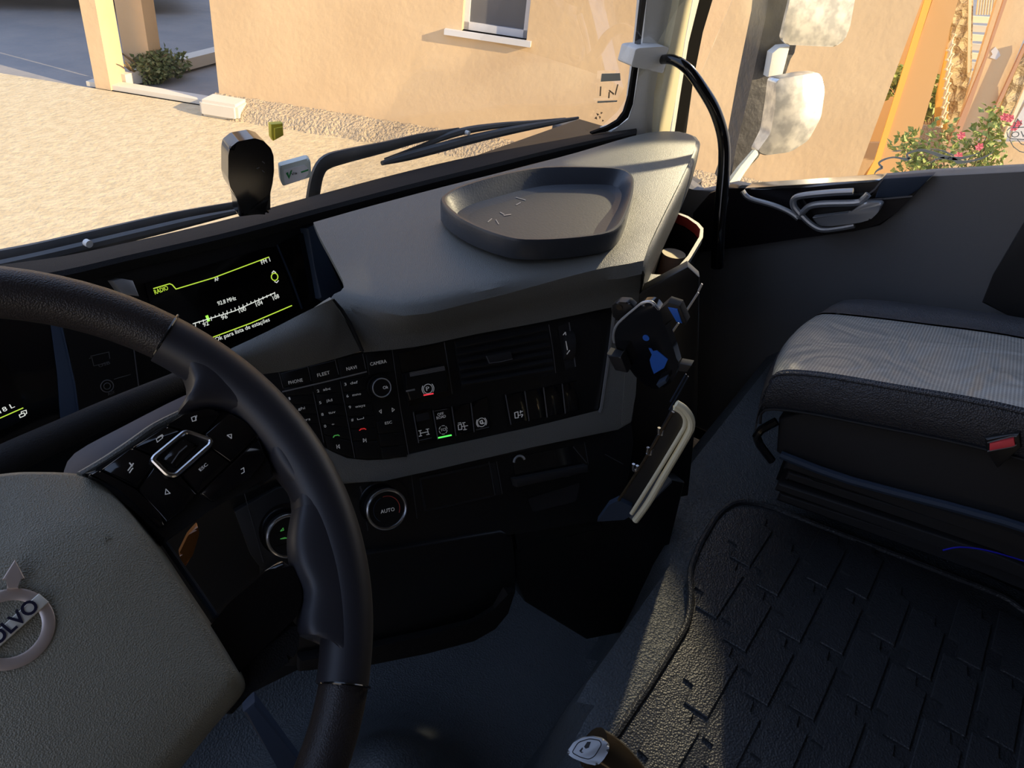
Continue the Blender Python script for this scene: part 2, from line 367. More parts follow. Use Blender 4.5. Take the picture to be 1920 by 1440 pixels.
# kerb along the foot of the wall and the block at its corner
bm = bmesh.new(); NN = 90
rows = []
for i in range(NN + 1):
    s = s0 - .05 + (s1 - s0) * i / NN; r = [wpt(s, .0, -.30 - random.uniform(0, .06)), wpt(s, .10 + random.uniform(-.02, .02), -.24 - random.uniform(0, .03)), wpt(s, .16 + random.uniform(-.03, .02), -.05), wpt(s, .16, .02)]
    rows.append(r)
g = [[bm.verts.new(p) for p in r] for r in rows]
for i in range(NN):
    for j in range(3): bm.faces.new((g[i][j], g[i + 1][j], g[i + 1][j + 1], g[i][j + 1]))
tag(obj('trim_1', bm, 'rough'), kind='structure')
cb = on(414, 216, zpl(-2.6)); bm = bmesh.new()
c_ = wpt(s0 - .05, 0, -.36); bm_prism([c_, c_ + WD * .42, c_ + WD * .42 - WN * .3, c_ - WN * .3], Vector((0, 0, .17)), bm=bm)
bmesh.ops.bevel(bm, geom=bm.edges[:], offset=.03, segments=2, affect='EDGES')
tag(obj('concrete_block', bm, 'step'), 'pale concrete block at the corner foot of the peach wall', 'block')
# gate pillar
p0, p1, p2 = sw(150, 10), sw(182, 10), sw(236, 90)
bm = bmesh.new(); sA, sB = sw(165, 90), sw(194, 90)
wbox(bm, sA, sB, 0, H, 0, .30)
obj_p = thing('gate_pillar', 'stuccoed gate pillar with a sunlit edge, left beyond the yard', 'pillar', wpt((sA + sB) / 2, 0, .2))
obj('pillar_post', bm, 'wall', obj_p, smooth=False)
bm = bmesh.new(); wbox(bm, sA + .02, sB + .16, 0, H, .56, .80); obj('pillar_jamb', bm, 'wall', obj_p, smooth=False)
bm = bmesh.new(); wbox(bm, sB - .3, s0 + .0, 0.0, .05, 0.02, .2); tag(obj('trim_2', bm, 'step', smooth=False), kind='structure')
# far kerb and shrub in the shaded street
def spt(px, py, z=0.0): return on(px, py, zpl(-2.6 + z))
bm = bmesh.new(); A, B = spt(238, 163), spt(408, 117); 
d = (B - A).normalized(); q = Vector((-d.y, d.x, 0)) * .18
bm_prism([A, B + d * 3, B + d * 3 + q, A + q], Vector((0, 0, .13)), bm=bm); tag(obj('trim_3', bm, 'step', smooth=False), kind='structure')
def leaves(bm, c, R, n, size, flat=1.0):
    for _ in range(n):
        while True:
            v = Vector((random.uniform(-1, 1), random.uniform(-1, 1), random.uniform(-1, 1)))
            if v.length < 1: break
        v = v.normalized() * v.length ** .4
        p = c + Vector((v.x * R[0], v.y * R[1], v.z * R[2]))
        a = Vector((random.gauss(0, 1), random.gauss(0, 1), random.gauss(0, .7))).normalized(); b = a.cross(Vector((random.gauss(0, 1), random.gauss(0, 1), random.gauss(0, 1)))).normalized()
        s = size * random.uniform(.6, 1.3); w_ = s * .33; fold = a.cross(b) * w_ * .4
        vs = [bm.verts.new(x) for x in (p, p + a * s * .4 + b * w_ + fold, p + a * s, p + a * s * .4 - b * w_ + fold)]
        m_ = bm.verts.new(p + a * s * .45)
        for i, j in ((0, 1), (1, 2), (2, 3), (3, 0)): bm.faces.new((vs[i], vs[j], m_))
    return bm
def stems(bm, base, tips, r=.008):
    for tp in tips:
        mid = base.lerp(tp, .5) + Vector((random.uniform(-.05, .05), random.uniform(-.05, .05), .05))
        tube('', [base, mid, tp], [r, r * .8, r * .4], None, seg=5, bm=bm, sm=2)
    return bm
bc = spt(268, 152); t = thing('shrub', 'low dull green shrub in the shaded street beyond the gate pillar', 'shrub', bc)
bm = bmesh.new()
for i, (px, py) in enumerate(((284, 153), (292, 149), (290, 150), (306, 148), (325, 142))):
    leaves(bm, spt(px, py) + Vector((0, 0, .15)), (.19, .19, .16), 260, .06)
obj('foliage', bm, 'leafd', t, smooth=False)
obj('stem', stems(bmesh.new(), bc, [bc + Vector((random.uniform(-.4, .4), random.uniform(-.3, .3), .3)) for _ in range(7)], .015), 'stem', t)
# parked car, only its lower edge is in view at the top left
cl = on(60, 18, zpl(-2.6)); dC = Vector((0.87, -0.5, 0)); nC = Vector((.5, .87, 0))
t = thing('parked_car', 'dark parked car in the shaded street at the top left', 'car', cl)
bm = bmesh.new(); P = [cl - dC * 2.2, cl + dC * 2.2]
prof = [(-2.1, .35), (-2.15, .75), (-1.6, .95), (-.9, 1.42), (.7, 1.42), (1.4, 1.0), (2.1, .85), (2.2, .4), (1.8, .28), (-1.8, .28)]
bm_prism([cl + dC * x + Vector((0, 0, z)) for x, z in prof], nC * 1.7, .06, bm=bm); obj('car_body', bm, 'carbody', t)
bm = bmesh.new(); bm_prism([cl + dC * x + Vector((0, 0, z)) - nC * .012 for x, z in [(-1.35, .98), (-.8, 1.35), (.6, 1.35), (1.2, 1.0)]], nC * .02, bm=bm); obj('side_window', bm, 'winglass', t)
for x in (-1.35, 1.35):
    c = cl + dC * x + Vector((0, 0, .32)) - nC * .03; disc('wheel', c, dC, V3(0, 0, 1), -nC, .32, .22, 'tyre', t, seg=24, bev=.03)
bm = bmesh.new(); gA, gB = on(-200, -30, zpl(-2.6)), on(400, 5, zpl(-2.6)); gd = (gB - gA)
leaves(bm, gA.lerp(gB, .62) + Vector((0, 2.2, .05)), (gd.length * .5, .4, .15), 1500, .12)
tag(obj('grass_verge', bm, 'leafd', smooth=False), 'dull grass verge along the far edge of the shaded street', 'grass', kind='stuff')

# ---- right of the house: ochre column, garden stairs, stone wall, seen through the door window
def wp(k): return PL(Vector((5.49, 7.06, -2.6)) - WN * k, WN)   # plane k metres behind the wall face
DN = Vector((0, 0, -1))
def slab(name, px, k, depth, m, parent=None, rnd=0): return prism(name, px, wp(k), depth, m, parent, rnd=rnd)
t = thing('ochre_column', 'tall sunlit ochre column beside the right end of the peach wall', 'column', wpt(sw(1665, 250), 0, .1))
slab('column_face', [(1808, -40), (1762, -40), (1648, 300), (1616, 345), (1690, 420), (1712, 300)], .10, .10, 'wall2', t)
slab('column_edge', [(1760, -40), (1746, -40), (1640, 300), (1616, 345), (1624, 380), (1651, 300)], .085, .015, 'ochre', t)  # sunlit narrow face, the light put into a brighter ochre
bm = bmesh.new()
P = [on(x, y, wp(2.2)) for x, y in [(1700, -60), (1830, -60), (1760, 300), (1560, 420), (1600, 280)]]; bm_prism(P, -WN * .2, bm=bm)
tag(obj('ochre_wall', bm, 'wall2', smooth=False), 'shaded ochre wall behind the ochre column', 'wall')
bm = bmesh.new(); bm_prism([on(x, y, wp(1.5)) for x, y in [(1700, 205), (1790, 215), (1780, 330), (1640, 340), (1670, 240)]], -WN * .04, bm=bm)
tag(obj('planting_bed', bm, 'soil', smooth=False), 'brown soil bed between the ochre column and the balusters', 'flower bed')
t = thing('rubble_wall', 'rough yellow stone wall right of the balusters', 'wall', wpt(sw(1800, 200), 0, 1.0))
slab('stone_face', [(1796, -40), (1826, -40), (1822, 130), (1800, 235), (1766, 262), (1770, 180), (1784, 60)], .9, .06, 'stone', t)
slab('pipe', [(1817, -40), (1823, -40), (1819, 135), (1814, 137)], .8, .02, 'baluster', t)
t0 = thing('garden_stairs', 'cream concrete garden stairs with a railing, top right', 'stairs', wpt(sw(1845, 60), 0, 1.2))
for i in range(7):
    y = 30 + i * 17; x = 1862 - i * 5
    slab('step', [(x - 42, y), (x + 2, y + 3), (x - 3, y + 14), (x - 46, y + 12)], 1.6 - i * .05, .04, 'step' if i % 2 else 'baluster', t0)
for i in range(8):
    x = 1838 + i * 5; slab('rail_bar', [(x, -30), (x + 2.2, -30), (x - 5, 28), (x - 7, 28)], 1.1, .03, 'baluster', t0)
slab('handrail', [(1892, -30), (1899, -30), (1802, 250), (1750, 345), (1743, 340), (1793, 240), (1846, 110)], .40, .03, 'copper', t0)
# balusters, seen one above the other
def baluster(c, sc_=1.0):
    bm = bmesh.new(); prof = [(.055, 0), (.06, .03), (.03, .06), (.055, .14), (.06, .2), (.035, .30), (.025, .38), (.05, .43), (.055, .46)]
    rg = [[bm.verts.new(c + Vector((math.cos(2 * PI * k / 12) * r * sc_, math.sin(2 * PI * k / 12) * r * sc_, (z - .23) * sc_))) for k in range(12)] for r, z in prof]
    for a, b in zip(rg[:-1], rg[1:]):
        for k in range(12): bm.faces.new((a[k], a[(k + 1) % 12], b[(k + 1) % 12], b[k]))
    bm.faces.new(rg[0][::-1]); bm.faces.new(rg[-1]); return bm
tt = thing('balustrade', 'short flight of pear shaped cream balusters beside the stone wall', 'balustrade', wpt(sw(1775, 150), 0, 1.0))
for i in range(9):
    px, py = 1783 - i * 1.7, 80 + i * 18
    obj('baluster', baluster(on(px, py, wp(.7)), .34), 'baluster', tt)
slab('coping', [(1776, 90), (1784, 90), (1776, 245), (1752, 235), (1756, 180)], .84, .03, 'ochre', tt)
# peach end wall with damaged plaster and brown trim, and the pinkish door beyond
t = thing('stair_parapet', 'peach parapet wall with a chipped patch beside the garden stairs', 'wall', wpt(sw(1850, 150), 0, .5))
slab('parapet_face', [(1882, -40), (1950, -40), (1925, 60), (1872, 190), (1800, 330), (1750, 400), (1745, 345), (1795, 240)], .5, .05, 'wall', t)
slab('parapet_edge', [(1921, 82), (1921, 96), (1876, 195), (1835, 285), (1832, 280), (1871, 190)], .45, .03, 'copper', t)
slab('chipped_patch', [(1858, 96), (1866, 88), (1873, 96), (1876, 104), (1868, 112), (1856, 108), (1861, 102)], .495, .02, 'alum', t)
t = thing('side_gate', 'cream framed gate with a grey panel at the right edge of the view', 'gate', wpt(sw(1915, 200), 0, .6))
slab('gate_post', [(1925, 155), (1925, 175), (1893, 245), (1884, 265), (1879, 262), (1908, 195)], .42, .03, 'baluster', t)
slab('gate_panel', [(1960, 170), (1925, 190), (1905, 225), (1895, 262), (1960, 262)], .6, .05, 'alum', t)
slab('stone_infill', [(1915, 110), (1930, 90), (1925, 160), (1880, 262), (1850, 262)], .62, .05, 'stone', t)
bm = bmesh.new(); bm_prism([on(x, y, wp(.9)) for x, y in [(1560, 400), (1600, 268), (1980, 268), (1980, 400)]], -WN * .05, bm=bm)
tag(obj('wall_garden', bm, 'wall', smooth=False), kind='structure')
t = tag(slab('garden_kerb', [(1712, 233), (1765, 240), (1762, 330), (1690, 335)], .62, .06, 'rough'), 'rough pale garden kerb below the soil bed', 'kerb')
# greenery
def bush(name, label, pxs, k, R, n, size, m='leaf', st=True):
    c0 = on(*pxs[0], wp(k)); t = thing(name, label, 'plant', c0)
    bm = bmesh.new()
    for p in pxs: leaves(bm, on(*p, wp(k)), (R, R, R), n, size)
    obj('foliage', bm, m, t, smooth=False)
    if st:
        base = on(pxs[0][0], pxs[0][1] + 60, wp(k)); obj('stem', stems(bmesh.new(), base, [on(*p, wp(k)) for p in pxs], .008), 'stem', t)
    return t
bush('garden_plant', 'bright green plant behind the ochre column, lower of the two', [(1743, 185), (1738, 205), (1750, 165)], 1.25, .12, 60, .10)
bush('garden_plant', 'green plant left of the ochre column at the wall corner', [(1680, 150), (1674, 165), (1690, 140)], 1.2, .12, 50, .10)
fpx = [(1690, 275), (1700, 268), (1715, 272), (1730, 285), (1765, 248), (1778, 262), (1790, 280), (1745, 300), (1760, 310), (1780, 312), (1800, 318), (1815, 300), (1825, 282), (1835, 262), (1858, 225), (1866, 215), (1855, 245), (1842, 290), (1850, 270), (1870, 275), (1865, 300), (1710, 300), (1725, 318), (1700, 320), (1740, 325), (1820, 325), (1845, 318)]
ft = thing('flowering_bush', 'leafy bush with pink flowers under the door window decal', 'bush', on(1780, 300, wp(-1.2)))
bm = bmesh.new()
for p in fpx: leaves(bm, on(*p, wp(-1.2)), (.10, .10, .10), 30, .060)
obj('foliage', bm, 'leaf', ft, smooth=False)
obj('stem', stems(bmesh.new(), on(1790, 420, wp(-1.2)), [on(*p, wp(-1.2)) for p in fpx[::2]], .007), 'stem', ft)
for px, py in ((1883, 219), (1908, 232), (1893, 222), (1836, 275), (1797, 292), (1802, 254), (1902, 238)):
    bm = bmesh.new(); c = on(px, py, wp(-1.3))
    for k in range(6):
        a = 2 * PI * k / 6; u = WD * math.cos(a) + V3(0, 0, 1) * math.sin(a); vv = WD * -math.sin(a) + V3(0, 0, 1) * math.cos(a); r = .035
        vs = [bm.verts.new(c), bm.verts.new(c + u * r * .6 + vv * r * .4 + WN * r * .3), bm.verts.new(c + u * r), bm.verts.new(c + u * r * .6 - vv * r * .4 + WN * r * .3)]
        bm.faces.new(vs)
    obj('flower', bm, 'pink', ft, smooth=False)

# ================================================================== CAB SHELL
Z_F = -1.08; Z_T = -0.93
XD = 1.75; XL = -0.42; XM = (XD + XL) / 2
# windscreen: lower edge as the dash lip runs, leaning back upwards
lip = [(-.38, .62), (-.30, .72), (-.05, .85), (.361, .907), (.652, .855), (.783, .840), (1.018, .805), (1.26, .755), (1.42, .715), (1.545, .685)]
def wsY(x, z):                                                  # windscreen depth at x and height z (relative to the eye)
    for (x0, y0), (x1, y1) in zip(lip[:-1], lip[1:]):
        if x <= x1 or x1 == lip[-1][0]:
            y = y0 + (y1 - y0) * (x - x0) / (x1 - x0); break
    return y + .03 - .22 * (z + .47)
def onws(px, py, k=0.0):                                        # hit the windscreen surface, k metres beyond it
    r = ray(px, py); lo, hi = .2, 4
    for _ in range(50):
        t = (lo + hi) / 2
        if r.y * t > wsY(min(max(r.x * t, -.38), 1.56), r.z * t) + k: hi = t
        else: lo = t
    return CAM + r * lo
bm = bmesh.new(); g = []
for i in range(41):
    x = -.36 + (1.60 + .36) * i / 40
    g.append([bm.verts.new((x, wsY(min(x, 1.60), z), E(z))) for z in [-.56 + .1 * j for j in range(13)]])
for a, b in zip(g[:-1], g[1:]):
    for j in range(12): bm.faces.new((a[j], b[j], b[j + 1], a[j + 1]))
bmesh.ops.solidify(bm, geom=bm.faces[:], thickness=.004)
tag(obj('window_1', bm, 'glass'), kind='structure')
# lining: roof, back wall, driver side wall with a window, floor
tag(box('ceiling', (XL - .05, -1.35, E(.72)), (XD + .12, .70, E(.78)), 'cab'), kind='structure')
tag(box('wall_back', (XL - .05, -1.40, E(Z_F - .1)), (XD + .12, -1.35, E(.78)), 'cab'), kind='structure')
bm = bmesh.new()
for lo, hi in (((XL - .06, -1.35, E(Z_F)), (XL, .75, E(-.42))), ((XL - .06, -1.35, E(-.42)), (XL, -.15, E(.78))), ((XL - .06, .55, E(-.42)), (XL, .75, E(.78))), ((XL - .06, -.15, E(.35)), (XL, .55, E(.78)))):
    P = [Vector((lo[0], lo[1], lo[2])), Vector((hi[0], lo[1], lo[2])), Vector((hi[0], hi[1], lo[2])), Vector((lo[0], hi[1], lo[2]))]
    bm_prism(P, Vector((0, 0, hi[2] - lo[2])), bm=bm)
tag(obj('wall_left', bm, 'cab', smooth=False), kind='structure')
tag(box('wall_engine', (XL - .06, .95, E(Z_F - .45)), (XD + .05, .99, E(-.66)), 'black'), kind='structure')
# rubber floor: raised tunnel to the back, falling towards the foot well, rising again at the front
def floor_z(x, y):
    def st(t): t = min(max(t, 0), 1); return t * t * (3 - 2 * t)
    ye = .15 + .04 * st((x - .55) / .1) + .09 * st((x - .85) / .3)
    a = st((y - ye) / .07); b = st((.50 - x) / .22) * st((y + .1) / .1 + .5) if y > -.2 else st((.42 - x) / .25)
    z = Z_T + (Z_F - .20 - Z_T) * max(a, b)
    z += .24 * math.exp(-((x - .44) ** 2 + (y - .38) ** 2) / .020)
    c = min(max((y - .55) / .3, 0), 1); z += .22 * c * c
    return z
bm = bmesh.new(); NX, NY = 90, 90; g = []
for i in range(NX + 1):
    x = XL + (XD - XL) * i / NX
    g.append([bm.verts.new((x, -1.35 + 2.31 * j / NY, E(floor_z(x, -1.35 + 2.31 * j / NY)))) for j in range(NY + 1)])
for a, b in zip(g[:-1], g[1:]):
    for j in range(NY): bm.faces.new((a[j], b[j], b[j + 1], a[j + 1]))
tag(obj('floor', bm, 'rubber'), kind='structure')

# ---- passenger door
DP = xpl(XD)
def dpt(y, z, x=XD): return Vector((x, y, E(z)))
door = tag(bpy.data.objects.new('door_1', None), 'grey and black passenger door with a silver inner handle', kind='structure'); COL.objects.link(door); door.location = dpt(0, -1.0)
top = [(1300, 366), (1365, 352), (1390, 357), (1500, 350), (1640, 340), (1740, 331), (1920, 322)]
T3 = [on(x, y, DP) for x, y in top]
T3 = [dpt(.66, -.60)] + T3 + [dpt(-.35, -.30), dpt(-.75, -.26), dpt(-.75, -1.25), dpt(.66, -1.25)]
obj('door_panel', bm_prism(T3, Vector((.07, 0, 0)), .012, 3), 'doorgrey', door)
blk = [(1330, 362), (1365, 350), (1390, 356), (1500, 349), (1640, 339), (1745, 330), (1712, 368), (1680, 400), (1650, 423), (1600, 434), (1500, 447), (1400, 462), (1300, 476), (1298, 400)]
D2 = xpl(XD - .012)
prism('door_trim', blk, D2, .03, 'doorblk', door, .004)
# door window frame and glass
D3 = xpl(XD + .05)
zt = .38
def ybar(px, py): return on(px, py, D3).y
gl = [on(1283, 255, D3), dpt(ybar(1283, 255) - .22 * 0, -.60, XD + .05), dpt(-.62, -.35, XD + .05), dpt(-.62, zt, XD + .05), on(1338, -180, D3)]
gl = [dpt(.70, -.62, XD + .05), dpt(-.62, -.40, XD + .05), dpt(-.62, zt, XD + .05), dpt(.50, zt, XD + .05)]
tag(obj('window_2', bm_prism(gl, Vector((.004, 0, 0))), 'sglass', smooth=False), kind='structure')
bm = bmesh.new()
bm_prism([dpt(-.60, -.35, XD), dpt(-.75, -.35, XD), dpt(-.75, .78, XD), dpt(-.60, .78, XD)], Vector((.075, 0, 0)), bm=bm)
bm_prism([dpt(-1.35, Z_F, XD), dpt(-.75, Z_F, XD), dpt(-.75, .78, XD), dpt(-1.35, .78, XD)], Vector((.075, 0, 0)), bm=bm)
bm_prism([dpt(.66, zt - .02, XD), dpt(-.75, zt - .02, XD), dpt(-.75, .78, XD), dpt(.62, .78, XD)], Vector((.1, 0, 0)), bm=bm)
bm_prism([dpt(.6, Z_F - .45, XD), dpt(.99, Z_F - .45, XD), dpt(.99, -.56, XD), dpt(.6, -.62, XD)], Vector((.1, 0, 0)), bm=bm)
tag(obj('wall_right', bm, 'cab', smooth=False), kind='structure')
# sill cap, recess, pull and handle
prism('sill_cap', [(1392, 358), (1398, 352), (1500, 346), (1640, 337), (1655, 334), (1650, 341), (1500, 352)], xpl(XD - .02), .05, 'chrome', door, .003)
prism('sill_cap', [(1655, 335), (1750, 329), (1722, 356), (1700, 370), (1640, 372), (1648, 350)], xpl(XD - .02), .03, 'shroud', door, .003)
def dt(name, pts, r, m, x=XD - .045, flat=1.0): return tube(name, [on(a, b, xpl(x)) for a, b in pts], r, m, door, sm=4, seg=10, flat=flat, flatdir=Vector((1, 0, 0)))
dt('recess_edge', [(1392, 358), (1405, 372), (1450, 385), (1480, 398), (1497, 410)], .006, 'silver')
dt('pull_frame', [(1500, 402), (1488, 386), (1490, 372), (1510, 366), (1560, 361), (1600, 359)], .007, 'silver')
prism('pull_recess', [(1495, 375), (1600, 362), (1640, 362), (1625, 380), (1600, 386), (1510, 395)], xpl(XD - .02), .006, 'gloss', door)
prism('pull_recess', [(1515, 385), (1600, 378), (1620, 378), (1600, 400), (1530, 408)], xpl(XD - .03), .006, 'black', door)
dt('handle_bracket', [(1497, 408), (1508, 395), (1520, 386), (1545, 382), (1605, 380), (1618, 374), (1628, 364)], .007, 'silver')
prism('door_handle', [(1521, 408), (1545, 405), (1594, 399), (1612, 385), (1622, 379), (1650, 380), (1655, 384), (1645, 400), (1632, 412), (1610, 418), (1560, 424), (1535, 424)], xpl(XD - .055), .02, 'silver', door, .003, rnd=4)
dt('handle_bracket', [(1503, 404), (1520, 420), (1540, 430), (1570, 428), (1602, 422)], .0065, 'silver')
lines('trim_seam', [[(1630, 374), (1655, 373), (1710, 368)], [(1628, 364), (1640, 355), (1655, 336)]], xpl(XD - .024), 3, 'line', door)
# lower door pocket edge
# window stickers on the door glass
W2 = xpl(XD + .048)
st = thing('window_decal', 'grey tribal swoosh sticker low on the door window', 'sticker', on(1740, 300, W2))
def stroke(name, pts, wid, pl, m, par):
    q = [Vector(p) for p in smoothpts([(*p, w_) for p, w_ in zip(pts, wid)], 4, False)]; L, R_ = [], []
    for i in range(len(q)):
        t = (q[min(i + 1, len(q) - 1)].xy - q[max(i - 1, 0)].xy).normalized(); n = Vector((-t.y, t.x)) * q[i].z / 2
        L.append(tuple(q[i].xy + n)); R_.append(tuple(q[i].xy - n))
    bm = bmesh.new(); A = [on(*p, pl) for p in L]; B = [on(*p, pl) for p in R_]
    for k in range(len(A) - 1): bm_prism([A[k], A[k + 1], B[k + 1], B[k]], -pl.n * .0006, bm=bm)
    return obj(name, bm, m, par, smooth=False)
stroke('swoosh', [(1638, 331), (1643, 321), (1655, 314)], [.6, 3, 5], W2, 'decal', st)
stroke('swoosh', [(1655, 314), (1648, 306), (1658, 299), (1675, 295), (1690, 297), (1700, 299), (1708, 296)], [4, 4, 3.5, 3, 4, 6, 3], W2, 'decal', st)
stroke('swoosh', [(1672, 284), (1685, 283), (1692, 282)], [.6, 2.5, .6], W2, 'decal', st)
stroke('swoosh', [(1704, 298), (1701, 289), (1716, 283), (1732, 282), (1750, 287), (1766, 293), (1786, 297), (1812, 295), (1838, 286)], [6, 4, 4, 5, 6, 7, 7, 4, .6], W2, 'decal', st)
stroke('swoosh', [(1742, 306), (1758, 298), (1775, 296), (1790, 299), (1797, 304), (1820, 302), (1845, 295), (1864, 284)], [.6, 3, 5, 6, 7, 4, 3, .6], W2, 'decal', st)
stroke('swoosh', [(1746, 279), (1768, 283), (1788, 292)], [.6, 3, 3], W2, 'decal', st)
st = thing('window_decal', 'round outlined sticker lettered OV at the right edge of the door window', 'sticker', on(1915, 250, W2))
cO = on(1925, 250, W2); uD, vD = V3(0, -1, 0), V3(0, 0, 1)
rD = (on(1900, 265, W2) - cO).length
lines('decal_outline', [[(1893, 262), (1900, 275), (1912, 284), (1925, 287)], [(1888, 245), (1893, 240), (1930, 238)], [(1888, 247), (1889, 255), (1895, 260), (1930, 262)], [(1900, 240), (1908, 223), (1915, 231), (1909, 240)], [(1908, 262), (1915, 270), (1925, 273)]], W2, 1.6, 'decal', st)
text('decal_letters', 'OV', (1895, 258), (1925, 257), W2, 'decal', st, hpx=12)

# ---- right front pillar
A_, B_ = Vector((1.545, .69, 0)), Vector((1.74, .60, 0)); PP = PL((*A_.xy, -.4), (B_ - A_).cross(V3(0, 0, 1)))
pil = tag(bpy.data.objects.new('trim_4', None), kind='structure'); COL.objects.link(pil); pil.location = on(1220, 120, PP)
prism('pillar_trim', [(1252, -420), (1341, -420), (1281, -60), (1272, 0), (1256, 90), (1240, 180), (1234, 262), (1150, 262), (1140, 246), (1160, 240), (1180, 225), (1190, 195), (1198, 130), (1207, 60), (1218, -60)], PP, .03, 'pillar', pil, .004)
prism('seal', [(1245, -420), (1256, -420), (1222, -60), (1212, 0), (1204, 60), (1196, 130), (1187, 195), (1178, 220), (1160, 236), (1140, 246), (1110, 252), (1110, 249), (1140, 238), (1160, 226), (1172, 210), (1181, 180), (1190, 120), (1197, 60), (1204, 0), (1211, -60)], PP.off(.008), .008, 'seal', pil)
P2 = PP.off(-.01)
prism('door_post_edge', [(1345, -420), (1364, -420), (1304, -60), (1298, 0), (1283, 80), (1268, 180), (1257, 250), (1233, 252), (1238, 180), (1255, 90), (1270, 20), (1285, -60)], P2.off(.03), .03, 'cream', pil, .004)  # warm sun on the pillar's side face put into its cream colour
P3 = PP.off(-.05)
prism('door_seal', [(1363, -420), (1440, -420), (1352, -60), (1336, 0), (1318, 60), (1300, 150), (1286, 254), (1262, 256), (1262, 180), (1275, 90), (1296, 0), (1303, -60)], P3.off(-.03), .04, 'seal', pil)
prism('door_post_lip', [(1362, -420), (1378, -420), (1320, -60), (1311, 0), (1291, 80), (1275, 180), (1264, 252), (1257, 252), (1268, 180), (1284, 80), (1299, 0), (1306, -60)], P3.off(.0), .02, 'pillar', pil)
# handle boss on the pillar and the black grab handle
tb = prism('handle_boss', [(1192, 92), (1200, 90), (1248, 87), (1256, 91), (1250, 100), (1246, 108), (1250, 118), (1244, 138), (1236, 136), (1195, 127), (1186, 125), (1184, 122)], PP.off(.035), .045, 'pillar', pil, .003, rnd=3)
def gp(px, py, d): return CAM + ray(px, py) * d
tube('grab_handle', [gp(1238, 112, 1.56), gp(1262, 112, 1.53), gp(1290, 130, 1.52), (gp(1318, 168, 1.53)), gp(1341, 208, 1.55), gp(1356, 258, 1.58), gp(1358, 310, 1.60), gp(1352, 380, 1.62), gp(1347, 440, 1.64), gp(1345, 500, 1.68)], [.009, .010, .011, .0115, .012, .0125, .013, .014, .014, .014], 'gloss', None, sm=5, seg=16)
tag(bpy.data.objects['grab_handle'], 'black curved grab handle running from the front pillar to the dashboard end', 'handle')

# ---- outside mirrors on the passenger side
mp = thing('wing_mirror', 'dusty outside rear view mirror pair with a dark housing beyond the door window', 'mirror', CAM + Vector((2.2, .6, -.3)))
MA = facing(1500, 40, 2.15, turn=32); MBp = facing(1480, 210, 2.15, turn=32, lean=6)
prism('housing', [(1452, -120), (1520, -120), (1500, 60), (1492, 100), (1470, 130), (1445, 200), (1440, 270), (1418, 292), (1378, 345), (1362, 345), (1385, 280), (1408, 160), (1436, 30)], MA.off(-.06), .09, 'mirback', mp, .01)
prism('mirror_glass', [(1505, -130), (1625, -130), (1603, 0), (1594, 50), (1584, 75), (1566, 88), (1475, 84), (1464, 72), (1480, 5)], MA.off(.0), .012, 'mirror', mp, .003, rnd=5)
prism('mirror_arm', [(1463, 88), (1482, 86), (1468, 140), (1440, 145), (1448, 100)], MA.off(-.02), .03, 'pillar', mp, .004)
# convex glass
ol = rc([(1446, 146), (1500, 136), (1529, 134), (1533, 165), (1524, 215), (1502, 258), (1470, 280), (1425, 288), (1413, 282), (1432, 245), (1441, 190)], 8)
cc = on(1482, 212, MBp); bm = bmesh.new(); rr = []
for k in (1.0, .97, .9, .8, .65, .5, .3, .15):
    rr.append([bm.verts.new(cc.lerp(on(x, y, MBp), k) + MBp.n * (.05 - 1.6 * ((on(x, y, MBp) - cc).length * k) ** 2)) for x, y in ol])
c_v = bm.verts.new(cc + MBp.n * .05); bk = [bm.verts.new(on(x, y, MBp) - MBp.n * .02) for x, y in ol]
L_ = len(ol)
for a, b in zip([bk] + rr[:-1], rr):
    for k in range(L_): bm.faces.new((a[k], a[(k + 1) % L_], b[(k + 1) % L_], b[k]))
for k in range(L_): bm.faces.new((rr[-1][k], rr[-1][(k + 1) % L_], c_v))
bm.faces.new(bk[::-1]); obj('wide_angle_glass', bm, 'mirror', mp, sharp=70)
tube('mirror_bracket', [gp(1414, 288, 2.0), gp(1388, 320, 1.93), gp(1366, 352, 1.87)], [.011, .013, .015], 'cream', mp, seg=8)

# sunlight thrown back into the cab by the mirror glass (the glint seen on it in the photo)
gd_ = bpy.data.lights.new('mirror_glint', 'SPOT'); go = bpy.data.objects.new('mirror_glint', gd_); COL.objects.link(go)
gpos = CAM + Vector((2.08, .56, -.08)); go.location = gpos
gd_.energy = 55; gd_.color = (1.0, .82, .52); gd_.shadow_soft_size = .012; gd_.spot_size = math.radians(29); gd_.spot_blend = .3
go.rotation_euler = (gpos - (CAM + Vector((1.22, .44, -.46)))).to_track_quat('Z', 'Y').to_euler()

# ================================================================== DASHBOARD
a30 = math.radians(30)
FD = V3(math.cos(a30), -math.sin(a30), 0); FM = V3(math.sin(a30), math.cos(a30), 0); FE = V3(0, 0, 1) * math.cos(a30) + FM * math.sin(a30)
FP = PL(ray(720, 727), FD.cross(FE))                            # the raked centre fascia
dash = thing('dashboard', 'grey topped black dashboard with screen, keypad, vents and switches', 'dashboard', CAM + V3(.7, .6, -1.0))
F0 = FP
TOPZ = zpl(-.460)
